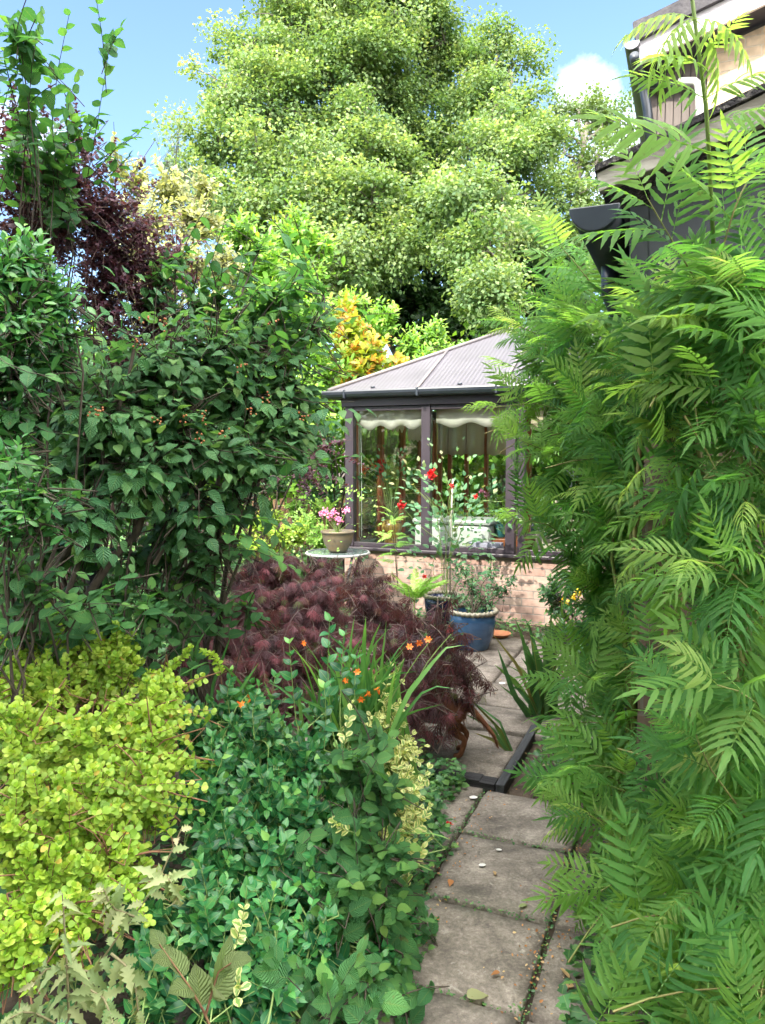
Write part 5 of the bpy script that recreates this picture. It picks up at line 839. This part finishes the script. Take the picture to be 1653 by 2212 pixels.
C = blob_shoots(g, sb, 165, .36, up=.38, droop=.35, noise=.35, shell=.5, bias=(-.28, -.25, 0))
cx_ = line_shoots([[(1300, 780, 3.3), (1200, 740, 3.3), (1110, 700, 3.3)], [(1260, 900, 3.3), (1160, 870, 3.3), (1060, 880, 3.2)], [(1300, 640, 3.2), (1220, 540, 3.2), (1170, 490, 3.2)], [(1250, 1180, 3.3), (1180, 1130, 3.2), (1110, 1120, 3.1)], [(1240, 1000, 3.4), (1170, 970, 3.3), (1120, 950, 3.3)],
    [(1380, 1580, 2.7), (1300, 1560, 2.7), (1250, 1560, 2.7)], [(1400, 1730, 2.5), (1300, 1690, 2.5), (1225, 1690, 2.5)], [(1390, 1690, 2.5), (1300, 1650, 2.5), (1240, 1660, 2.5)], [(1420, 1830, 2.3), (1340, 1790, 2.3), (1270, 1760, 2.3)], [(1390, 1930, 2.1), (1340, 1900, 2.1), (1290, 1930, 2.1)], [(1500, 600, 2.0), (1440, 500, 1.95), (1400, 430, 1.95)], [(1560, 540, 1.9), (1590, 440, 1.85), (1620, 380, 1.85)], [(1600, 1750, 1.7), (1520, 1640, 1.65), (1490, 1540, 1.65)],
    [(1650, 1300, 1.8), (1560, 1220, 1.7), (1500, 1210, 1.65)], [(1700, 1600, 1.7), (1620, 1500, 1.65), (1550, 1480, 1.6)], [(1320, 1500, 2.9), (1260, 1450, 2.8), (1220, 1480, 2.8)]])
C = np.concatenate([C, cx_]); n_ = len(C)
def sorb(g, t): return np.clip(g.random(t.shape)*.35+.30*g.random((t.shape[0], 1))**1.5+.42*np.maximum(0, t-.5)/.5*g.random((t.shape[0], 1))+.02, 0, .8)
a = Acc()
for i, t_ in enumerate(CT): leaves(a, g, C[i::4], t_, 8, .225, 'spiral', ang=58, upn=.85, sag=-.08, size_tip=.75, rnd=sorb, jit=.3, t0=.05, w=1., face=(-.35, -.6, 0))
sel = C[g.random(n_) < .35]
for i, t_ in enumerate(CY): leaves(a, g, sel[i::2], t_, 3, .17, 'spiral', ang=35, upn=.8, sag=.05, size_tip=.75, t0=.8, face=(-.2, -.5, 0), rnd=lambda g, t: .72+.27*g.random(t.shape))
a.build('foliage', LM['sorbaria'], sroot)
wd = Acc(); cen = np.array([W(*b[:3]) for b in sb]); st_b = np.array([[1.25, 3.1, 0], [.98, 2.75, 0], [1.32, 3.5, 0], [.95, 2.3, 0], [1.05, 2.05, 0], [1.5, 3.9, 0], [1.15, 1.95, 0]])
j = np.argmin(((cen[:, None, :2]-st_b[None, :, :2])**2).sum(-1), 1); limbs(wd, g, st_b[j], cen, .013, .006, wob=.05, sides=7); s_ = C[:, 0]; jj = np.argmin(((s_[:, None]-cen[None])**2).sum(-1), 1)
dd = np.linalg.norm(s_-cen[jj], axis=1) < .16; limbs(wd, g, cen[jj][dd], s_[dd], .0028, .0026, wob=.03, K=4, sides=5, rise=.1); wd.tube(C, .0028, .0014, 5); wd.build('branches', mat('spiraea_stem', (.20, .16, .06), .7, col2=(.16, .20, .05), scale=6), sroot)
# the tall single shoot standing in front of the barge board
g = np.random.default_rng(81); stem = line_shoots([[(1548, 760, 2.20), (1545, 600, 2.06), (1536, 420, 1.85), (1528, 250, 1.74), (1508, 100, 1.70), (1492, -30, 1.68)]], K=9)
rt = root('false_spiraea_shoot', (W(1545, 700, 2.2)[0], 2.2, 0), 'single tall green shoot with big pinnate leaves standing against the barge board', 'shrub')
a = Acc(); a.tube(np.concatenate([np.array([[[stem[0, 0, 0]+.05, 2.22, 0], [stem[0, 0, 0]+.03, 2.21, .9]]]), stem], 1), .0075, .004, 8); a.build('stem', STEM_G, rt)
a = Acc()
def one(p, q, tpl, size, rn, up=(0, -.2, 1)):
    P = W(*p)[None]; Q = W(*q)[None]; a.add(tpl, P, Q-P, np.array([up], float), np.linalg.norm(Q-P) if size is None else size, [rn])
one((1540, 330, 1.75), (1290, 265, 1.70), CT[0], None, .62, (.1, -.9, .5)); one((1530, 215, 1.73), (1375, 150, 1.68), CT[1], None, .62, (0, -.8, .6)); one((1528, 210, 1.73), (1690, 120, 1.65), CT[2], None, .66, (0, -.7, .7)); one((1535, 265, 1.74), (1700, 230, 1.66), CT[0], None, .6, (0, -.8, .6))
one((1522, 150, 1.72), (1420, 80, 1.60), CT[2], None, .68, (0, -.5, .8)); one((1540, 400, 1.76), (1680, 330, 1.66), CT[1], None, .55); one((1515, 120, 1.7), (1600, 40, 1.6), CT[0], None, .7)
for q in ((1460, 20), (1540, 10), (1440, 60), (1560, 60), (1420, -20)): one((1500, 40, 1.69), (q[0], q[1]+30, 1.66), CY[0], .16, .8)
a.build('leaves', LM['sorbaria'], rt)
# leafy choisya with yellow flowers by the wall, in front of the conservatory
rt, C, g = shrub('rose_of_sharon', 'bushy mid-green shrub with a few small yellow flowers by the brick wall at right', [(1210, 1290, 6.3, 60), (1250, 1360, 6.0, 60), (1200, 1370, 6.2, 45), (1290, 1300, 6.2, 60), (1270, 1440, 5.6, 60), (1230, 1250, 6.4, 35), (1300, 1400, 5.6, 60), (1240, 1470, 5.4, 40)], LM['ivy'], 82, 500, .26, T_OVATE, 11, .07, mode='opp', bias=(-.1, -.1, .4), base=(W(1240, 1440, 6.0)[0], 6.0, 0), r=.008)
for x, y in ((1248, 1283), (1240, 1292), (1262, 1262), (1218, 1300)): f = Acc(); spray_flowers(f, g, W(x, y, 5.85)[None], T_PETAL, 9, .032, .01); f.build('flower', YEL, rt)
# ================================================================== pots by the conservatory
M_BLUE = mat('blue_glaze', (.025, .075, .17), .22, col2=(.05, .12, .24), scale=4, stretch=(1, 1, 2.5), coat=.6); M_NAVY = mat('navy_glaze', (.006, .010, .04), .2, col2=(.012, .02, .07), scale=5, coat=.6)
M_RIM = mat('tan_rim', (.30, .26, .18), .4, col2=(.2, .19, .15), scale=30, bump=.004, bscale=40); M_TERRA = mat('terracotta', (.42, .15, .07), .8, col2=(.5, .22, .11), scale=12)
def glazed(c, R, H, m, label):
    rt = root('glazed_pot', (c[0], c[1], 0.012), label, 'pot', 'glazed plant pots')
    MB().lathe([(0, .0), (R*.66, 0), (R*.70, .015), (R*.86, H*.35), (R*.97, H*.72), (R*.97, H*.9), (R*.93, H*.93), (R*.85, H*.93), (R*.8, H*.80), (0, H*.80)], (0, 0, 0), 48).build('body', m, rt, smooth=True)
    b = MB(); n = 96; ring = [((R*.96+.006*cos(i*2*pi*30/n))*cos(2*pi*i/n), (R*.96+.006*cos(i*2*pi*30/n))*sin(2*pi*i/n), H*.96+.005*sin(i*2*pi*30/n)) for i in range(n+1)]
    b.sweep(ring, .018, 8).build('rim', M_RIM, rt, smooth=True); MB().lathe([(0, H*.83), (R*.84, H*.83)], (0, 0, 0), 32).build('compost', M_SOIL, rt)
    return rt
c1 = np.array([W(1021, 1412, 6.12)[0], 6.12, 0]); glazed(c1, .20, .33, M_BLUE, 'large blue glazed pot with rope rim standing on the paving')
c2 = np.array([W(957, 1340, 6.75)[0], 6.85, 0]); glazed(c2, .17, .32, M_NAVY, 'dark navy glazed pot half hidden behind the blue one')
g = np.random.default_rng(90); cb1 = c1+np.array([0, 0, .29])
bl_ = [(1020, 1270, 6.3, 42), (1075, 1270, 6.3, 36), (1000, 1230, 6.3, 28), (1060, 1235, 6.3, 25), (1105, 1255, 6.3, 18), (985, 1290, 6.25, 28), (1050, 1300, 6.2, 35), (1020, 1310, 6.2, 30)]
shrub('potted_fuchsia', 'bushy grey-green shrub growing in the large blue glazed pot', bl_, LM['rose'], 91, 750, .26, T_OVATE6, 12, .036, mode='opp', base=cb1, r=.006, tw=.002, young=.2)
bl_ = []
xr = line_shoots([[(960, 1310, 6.8), (975, 1200, 6.8), (985, 1100, 6.75), (960, 1010, 6.7)], [(965, 1310, 6.8), (950, 1220, 6.8), (955, 1130, 6.8), (930, 1080, 6.75), (895, 1050, 6.7)], [(975, 1180, 6.8), (1000, 1110, 6.7), (1050, 1075, 6.6), (1085, 1085, 6.55)], [(970, 1200, 6.8), (1000, 1140, 6.75), (1015, 1100, 6.7)], [(960, 1250, 6.8), (965, 1150, 6.8), (975, 1040, 6.8)], [(970, 1160, 6.8), (945, 1090, 6.75), (920, 1070, 6.7)], [(965, 1290, 6.8), (930, 1240, 6.75), (945, 1180, 6.7)], [(970, 1300, 6.8), (1000, 1230, 6.75), (985, 1160, 6.7)]], K=5)
rt, C, g = shrub('climbing_rose', 'tall thin red rose tied to a cane, growing from the dark navy pot', [], LM['rose'], 92, 0, .2, T_OVATE, 22, .078, extra=np.repeat(xr, 2, 0)+np.random.default_rng(1).normal(0, .012, (16, 5, 3)), base=c2+np.array([0, 0, .28]), conn=False, tw=.004, bark=STEM_G, jit=.4, young=.5, petiole=.3)
for x, y, Y, s_ in [(933, 1023, 6.7, .042), (866, 1092, 6.7, .034), (1028, 1074, 6.6, .022), (977, 1050, 6.7, .02), (917, 1246, 6.6, .02)]:
    f = Acc(); spray_flowers(f, g, W(x, y, Y)[None], T_PETAL, 46, s_*.9, s_*.33); f.build('flower', RED, rt)
a = Acc(); a.tube(np.array([[W(866, 1092, 6.7), W(900, 1130, 6.75), W(950, 1170, 6.8)]]), .003, .003, 5); a.build('flower_stem', STEM_G, rt); a = Acc(); a.tube(np.array([[W(933, 1023, 6.7), W(945, 1060, 6.72), W(975, 1120, 6.8)]]), .003, .003, 5); a.build('flower_stem', STEM_G, rt)
rt = root('bamboo_cane', (c2[0]+.07, c2[1]-.02, .27), 'bare pale cane standing upright in the dark navy pot', 'cane'); MB().sweep([(0, 0, 0), (.0, 0, .6), (.02, 0, W(974, 1035, 6.83)[2]-.27)], .008, 8).build('cane', mat('cane', (.40, .38, .33), .6), rt, smooth=True)
f = Acc(); spray_flowers(f, g, W(972, 1363, 5.6)[None], T_PETAL, 30, .026, .013)
rt = root('red_begonia', W(972, 1363, 5.6)*np.array([1, 1, 0]), 'small red flower on a stem poking out between the maple and the blue pot', 'flower'); f.build('flower', RED, rt); a = Acc(); a.tube(np.array([[W(972, 1363, 5.6), W(975, 1400, 5.65), W(968, 1460, 5.7)*np.array([1, 1, .0])]]), .003, .003, 5); a.build('stem', STEM_G, rt)
sp_ = ST(-1.54, 6.40, .02); rt = root('plant_saucer', sp_, 'empty terracotta saucer lying on the paving beside the blue pot', 'saucer')
MB().lathe([(0, 0), (.085, 0), (.105, .03), (.112, .03), (.108, .022), (.088, .008), (0, .008)], (0, 0, 0), 32).build('body', M_TERRA, rt, smooth=True)
# ferns
fr_t = compound_tpl(18, .35, .17, 9, width=.55)
def fern(px, py, Y, n, size, label, seed):
    g = np.random.default_rng(seed); c = W(px, py, Y); rt = root('fern', (c[0], Y, 0), label, 'fern'); q = g.uniform(0, 6.28, n); D = np.stack([np.cos(q)*.6, np.sin(q)*.6, g.uniform(.5, 1.2, n)], 1); a = Acc(); a.add(fr_t, np.tile(c, (n, 1)), D, np.array([0, 0, 1.])-.0*D, size*g.uniform(.7, 1.1, n), g.random(n)); a.tube(np.array([[[c[0], Y, 0], c]]), .006, .006, 6); a.build('fronds', LM['fern'], rt)
fern(895, 1300, 6.6, 20, .34, 'pale green fern between the red maple and the brick wall', 93); fern(705, 1110, 8.6, 9, .30, 'small fern in the background just left of the pink flower pot', 94)
# feathery seedling before the window
rt, C, g = shrub('silk_tree_seedling', 'young feathery-leaved seedling in front of the left conservatory window', [], LM['fern'], 95, 0, .2, compound_tpl(14, .4, .20, 10, width=.6), 9, .20, extra=line_shoots([[(860, 1290, 7.0), (857, 1200, 6.95), (850, 1110, 6.9)], [(858, 1250, 7.0), (852, 1180, 6.95), (845, 1115, 6.9)]]), base=(W(860, 1300, 7.0)[0], 7.0, 0), conn=False, tw=.005, t0=.35, ang=75, sag=.2)
# ================================================================== dog
def dog():
    f1 = ST(-1.09, 3.70, .012); X = nrm(np.array([-1., .22, 0.])); Yv = np.array([-X[1], X[0], 0]); Z = np.array([0, 0, 1.])       # X: towards the head
    rt = root('dog', (f1[0]-.05, f1[1]+.06, 0), 'small russet brown dog half hidden under the red maple, hind legs and feathered tail showing', 'dog')
    o = f1+X*.0+Yv*-.0; P = []; R = []; E = []
    def add(x, y, z, r, par=None): P.append(tuple((o+(X*x+Yv*(y)+Z*z)*.8)-np.array(rt.location))); R.append(r*.76); (E.append((par, len(P)-1)) if par is not None else None); return len(P)-1
    s = -.07  # second side offset (away from camera)
    hip = add(.02, s, .33, .075); sp1 = add(.16, s, .35, .085, hip); ch = add(.32, s, .345, .10, sp1); sh = add(.42, s, .37, .085, ch); nk = add(.50, s, .45, .055, sh); hd = add(.56, s, .52, .055, nk); mz = add(.64, s, .50, .033, hd); no = add(.70, s, .485, .022, mz)
    for y in (0, 2*s):
        th = add(.03, y, .27, .060, hip); kn = add(.075, y, .20, .038, th); hk = add(-.035, y, .125, .021, kn); an = add(-.012, y, .045, .019, hk); pw = add(.0, y, .018, .023, an); add(.045, y, .012, .017, pw)
        sh2 = add(.41, y, .27, .048, sh); el = add(.375, y, .20, .030, sh2); wr = add(.40, y, .10, .021, el); pa = add(.40, y, .03, .020, wr); add(.44, y, .012, .018, pa)
    t1 = add(-.05, s, .33, .03, hip); t2 = add(-.12, s*.8, .27, .02, t1); t3 = add(-.18, s*.6, .21, .016, t2); t4 = add(-.225, s*.4, .155, .012, t3); add(-.24, s*.4, .11, .006, t4)
    me = bpy.data.meshes.new('body'); me.from_pydata(P, E, []); o_ = bpy.data.objects.new('body', me); COL.objects.link(o_); o_.parent = rt
    m = o_.modifiers.new('skin', 'SKIN'); m.use_smooth_shade = True
    for i, v in enumerate(me.skin_vertices[0].data): v.radius = (R[i], R[i]); v.use_root = (i == 0)
    o_.modifiers.new('sub', 'SUBSURF').levels = 2; o_.modifiers['sub'].render_levels = 2
    fur = mat('russet_fur', (.13, .045, .022), .8, col2=(.22, .085, .04), scale=30, stretch=(1, 1, .3), bump=.006, bscale=60); me.materials.append(fur)
    g = np.random.default_rng(3); L0 = np.array(rt.location); tp_ = leaf_tpl([.4], [.03], 0, .15, mid=False)
    tail = np.array([P[t1], P[t2], P[t3], P[t4], P[t4+1]])+L0; n = 900; q = g.uniform(0, 1, n)*3.999; i = q.astype(int); f = (q-i)[:, None]; pt = tail[i]*(1-f)+tail[i+1]*f; dr = nrm(tail[i+1]-tail[i]); a = Acc()
    a.add(tp_, pt, dr*1.0+np.array([0, 0, -.55])+g.normal(0, .18, (n, 3)), g.normal(size=(n, 3)), g.uniform(.035, .065, n)*(1-.1*q), g.random(n)); a.build('tail_fur', fur, rt)
    a = Acc(); n = 500; pt = np.array(P[8])+L0+g.normal(0, 1, (n, 3))*np.array([.025, .02, .05]); a.add(tp_, pt, np.array([0, 0, -1.])+g.normal(0, .3, (n, 3)), g.normal(size=(n, 3)), .05, g.random(n)); a.build('leg_fur', fur, rt)
    for y in (-.045, .045):
        MB().lathe([(0, -.03), (.022, -.02), (.028, .0), (.02, .02), (0, .028)], tuple(np.array(P[5])+np.array(Yv)*y), 14).build('ear', fur, rt, smooth=True)
        MB().lathe([(0, -.006), (.006, 0), (0, .006)], tuple(np.array(P[5])*.6+np.array(P[6])*.4+np.array(Yv)*y*.75+Z*.018), 8).build('eye', M_BLK, rt, smooth=True)
    MB().lathe([(0, -.01), (.012, 0), (0, .01)], P[7], 10).build('nose', M_BLK, rt, smooth=True)
dog()
# ================================================================== low growth and litter
def scatter(name, label, m, tp, seed, n, region, size, hmax=.07, kind='stuff'):
    g = np.random.default_rng(seed); P = region(g, n); k = len(P); P[:, 2] += g.random(k)**1.5*hmax; a = Acc(); D = np.stack([g.normal(size=k), g.normal(size=k), g.normal(.1, .3, k)], 1); a.add(tp, P, D, np.stack([g.normal(0, .35, k), g.normal(-.2, .35, k), np.ones(k)], 1), size*g.uniform(.5, 1.2, k), g.random(k)); return tag(a.build(name, m), label, None, None, kind)
def strip(s0, s1, t0, t1, pw=1.): return lambda g, n: np.array([ST(*q) for q in zip(s0(g, n) if callable(s0) else s0+(s1-s0)*g.random(n)**pw, t0+(t1-t0)*g.random(n), np.zeros(n))])
T_IVY = leaf_tpl([.1, .3, .5, .75], [.42, .30, .38, .14], .15, .1)
scatter('ivy_ground_cover', 'ivy and small weeds creeping along the left edge of the near paving', LM['ivy'], T_IVY, 101, 2600, lambda g, n: np.array([ST(-1.2+(.46 if t < 2.3 else .34 if t < 2.9 else .22)*g.random()**.9, t, 0) for t in g.uniform(1.4, 3.45, n)]), .034, .13)
scatter('ivy_ground_cover', 'dark ivy carpet under the front shrubs on the left', LM['ivy'], T_IVY, 102, 9000, lambda g, n: np.array([ST(g.uniform(-3.4, -1.2), g.uniform(1., 3.45), 0) if g.random() < .5 else ST(g.uniform(-3.6, -1.7), g.uniform(3.5, 6.6), 0) for _ in range(n)]), .05, .22)
scatter('weed_ground_cover', 'weeds and ivy spreading under the feathery shrub right of the near paving', LM['ivy'], T_IVY, 103, 5000, strip(-.30, .9, 1.6, 3.5), .04, .16)
scatter('weed_ground_cover', 'small weeds and low herbs in the bare soil corner and under the iris', LM['ivy'], T_OVATE6, 104, 4200, lambda g, n: np.array([ST(g.uniform(-.72, .3), g.uniform(3.55, 4.15), 0) if g.random() < .25 else ST(g.uniform(-.40, .8), g.uniform(4.1, 6.2), 0) for _ in range(n)]), .04, .12)
scatter('moss_tufts', 'moss and tiny weeds in the joints of the paving', LM['ivy'], T_OVATE6, 105, 900, lambda g, n: np.array([ST((-.88, -.40)[g.integers(2)]+g.normal(0, .009), g.uniform(1.7, 3.4), -.005) if g.random() < .6 else ST(g.uniform(-.95, -.4), (2.03, 2.49, 2.98)[g.integers(3)]+g.normal(0, .008), -.005) for _ in range(n)]), .012, .015)
scatter('weed_ground_cover', 'low weeds and soil debris along the foot of the brick wall', LM['ivy'], T_OVATE6, 106, 900, strip(-2.6, -.4, 6.5, 7.1), .045, .06)
scatter('leafy_undergrowth', 'mixed low leafy growth across the shaded border at the back left', LM['ivy'], T_OVATE6, 107, 26000, lambda g, n: np.stack([g.uniform(-9, -.6, n), g.uniform(5.2, 12.5, n), np.zeros(n)], 1), .085, .35)
g = np.random.default_rng(110)
lit = [(1.0, 'dead', ST(-.62, 2.42)), ]
for i, (px, py, lab, m, sz) in enumerate([(1135, 1700, 'rust brown fallen leaf on the joint by the timber corner', 'dead', .05), (975, 1900, 'small orange fallen leaf on the middle slab', 'dead', .035), (1070, 1890, 'brown curled fallen leaf on the right half of the middle slab', 'dead', .035), (1010, 2155, 'long pale green fallen leaf on the nearest slab', 'wilted', .075), (1120, 1960, 'small pale twig-like leaf near the feathery shrub on the path', 'wilted', .045), (1080, 2100, 'brown fallen leaf near the right edge of the long slab', 'dead', .03), (1170, 1655, 'pale dried leaf lying on the bare soil corner', 'wilted', .07), (1150, 1680, 'rust brown dead leaf on the soil beside the edging', 'dead', .05), (1165, 1700, 'crumpled brown dead leaf half under green sprays on soil', 'dead', .05), (945, 1980, 'small orange-brown leaf by the ivy at the left slab edge', 'dead', .03), (1210, 2090, 'reddish dead leaf on soil right of the narrow slab', 'dead', .045), (1240, 2130, 'brown dead leaf at the lower right path edge', 'dead', .05)]):
    d = dirv(px, py); p = np.array([0, 0, EYE])-d*(EYE-.012)/d[2]; a = Acc(); q = g.uniform(0, 6.28); a.add(T_POINT if i % 2 else T_LONG, p[None], np.array([[cos(q), sin(q), .05]]), np.array([[.2, .1, 1.]]), sz, [g.random()]); o = a.build('fallen_leaf', LM[m]); tag(o, lab, 'leaf', 'leaves lying on the path and soil')
def petal(px, py, r, lab):
    d = dirv(px, py); p = np.array([0, 0, EYE])-d*(EYE-.008)/d[2]; n = 14; b = MB(); rr_ = [r*(1+.12*sin(k*.9+px)+.07*sin(k*2.2+py)) for k in range(n)]; v = [(rr_[k]*cos(2*pi*k/n), rr_[k]*.6*sin(2*pi*k/n), 0) for k in range(n)]; b.v = v+[(x*.75, y*.75, r*.14) for x, y, z in v]+[(0, 0, r*.17)]
    b.f = [(k, (k+1) % n, n+(k+1) % n, n+k) for k in range(n)]+[(n+k, n+(k+1) % n, 2*n) for k in range(n)]; o = b.build('white_pebble', M_PEB, None, smooth=True); o.location = [float(x) for x in p]; tag(o, lab, 'pebble', 'white scraps lying on the path')
M_PEB = mat('white_scrap', (.55, .52, .48), .6, col2=(.65, .63, .6), scale=40)
for q in [(1023, 1722, .022, 'white chalky scrap on the slab just past the joint below the timber'), (1042, 1868, .016, 'small bright white scrap in the middle of the near slab'), (1085, 1476, .03, 'flat white scrap lying on a far slab by the diagonal joint'), (1078, 1835, .012, 'tiny pale scrap on the slab near its upper joint')]: petal(*q)
f = Acc(); d = dirv(970, 1782); p = np.array([0, 0, EYE])-d*(EYE-.02)/d[2]; spray_flowers(f, g, p[None], T_PETAL, 8, .016, .005); tag(f.build('fallen_petal', RED), 'single red petal lying at the joint of the near slabs', 'petal')
# unseen trees added behind the photographer to keep the near garden in open shade
g = np.random.default_rng(120); wb = [(x+g.normal(0, .4), -4.3+g.normal(0, .7), z+g.normal(0, .4), 1.7) for x in np.arange(-8.4, -.8, 1.9) for z in (4.2, 6.2, 8.2)]+[(x, -4.6, 9.4+g.normal(0, .3), 1.3) for x in (-7.6, -5.6, -3.6, -1.8)]
hb2 = [(x+g.normal(0, .5), -11+g.normal(0, .6), z, 1.6) for x in np.arange(-24, 9, 2.6) for z in (1.2, 3.4)]  # unseen hedge added behind the viewer so the window glass reflects darker foliage
tree('reflection_hedge', 'unseen leafy hedge added far behind the viewer to darken the glass reflections', hb2, LM['far_tree'], (-8, -11, 0), 122, dens=60, lsz=.42, clump=.8, cden=40, r=.1, world=True)
rt = tree('shade_caster_tree', 'broad unseen row of tall trees added behind the viewer to shade the near garden', wb, LM['far_tree'], (-4, -4.6, 0), 121, dens=75, lsz=.40, clump=.7, cden=40, r=.25, world=True)

# fine brown litter collected along the paving edges and joints
def lit_r(g, n):
    out = []
    for _ in range(n):
        q = g.random()
        if q < .4: out.append(ST(-.40+g.normal(0, .05), g.uniform(1.7, 3.2), .004))
        elif q < .6: out.append(ST(-.84+g.normal(0, .05), g.uniform(1.8, 3.4), .004))
        elif q < .8: out.append(ST(g.uniform(-1.3, -.4), g.uniform(3.6, 6.4), .014))
        else: out.append(ST(g.uniform(-.75, -.1), g.uniform(3.5, 4.2), -.02))
    return np.array(out)
scatter('leaf_litter', 'tiny brown leaf fragments and grit gathered along the paving joints', LM['dead'], T_OVATE6, 130, 620, lit_r, .012, .004)
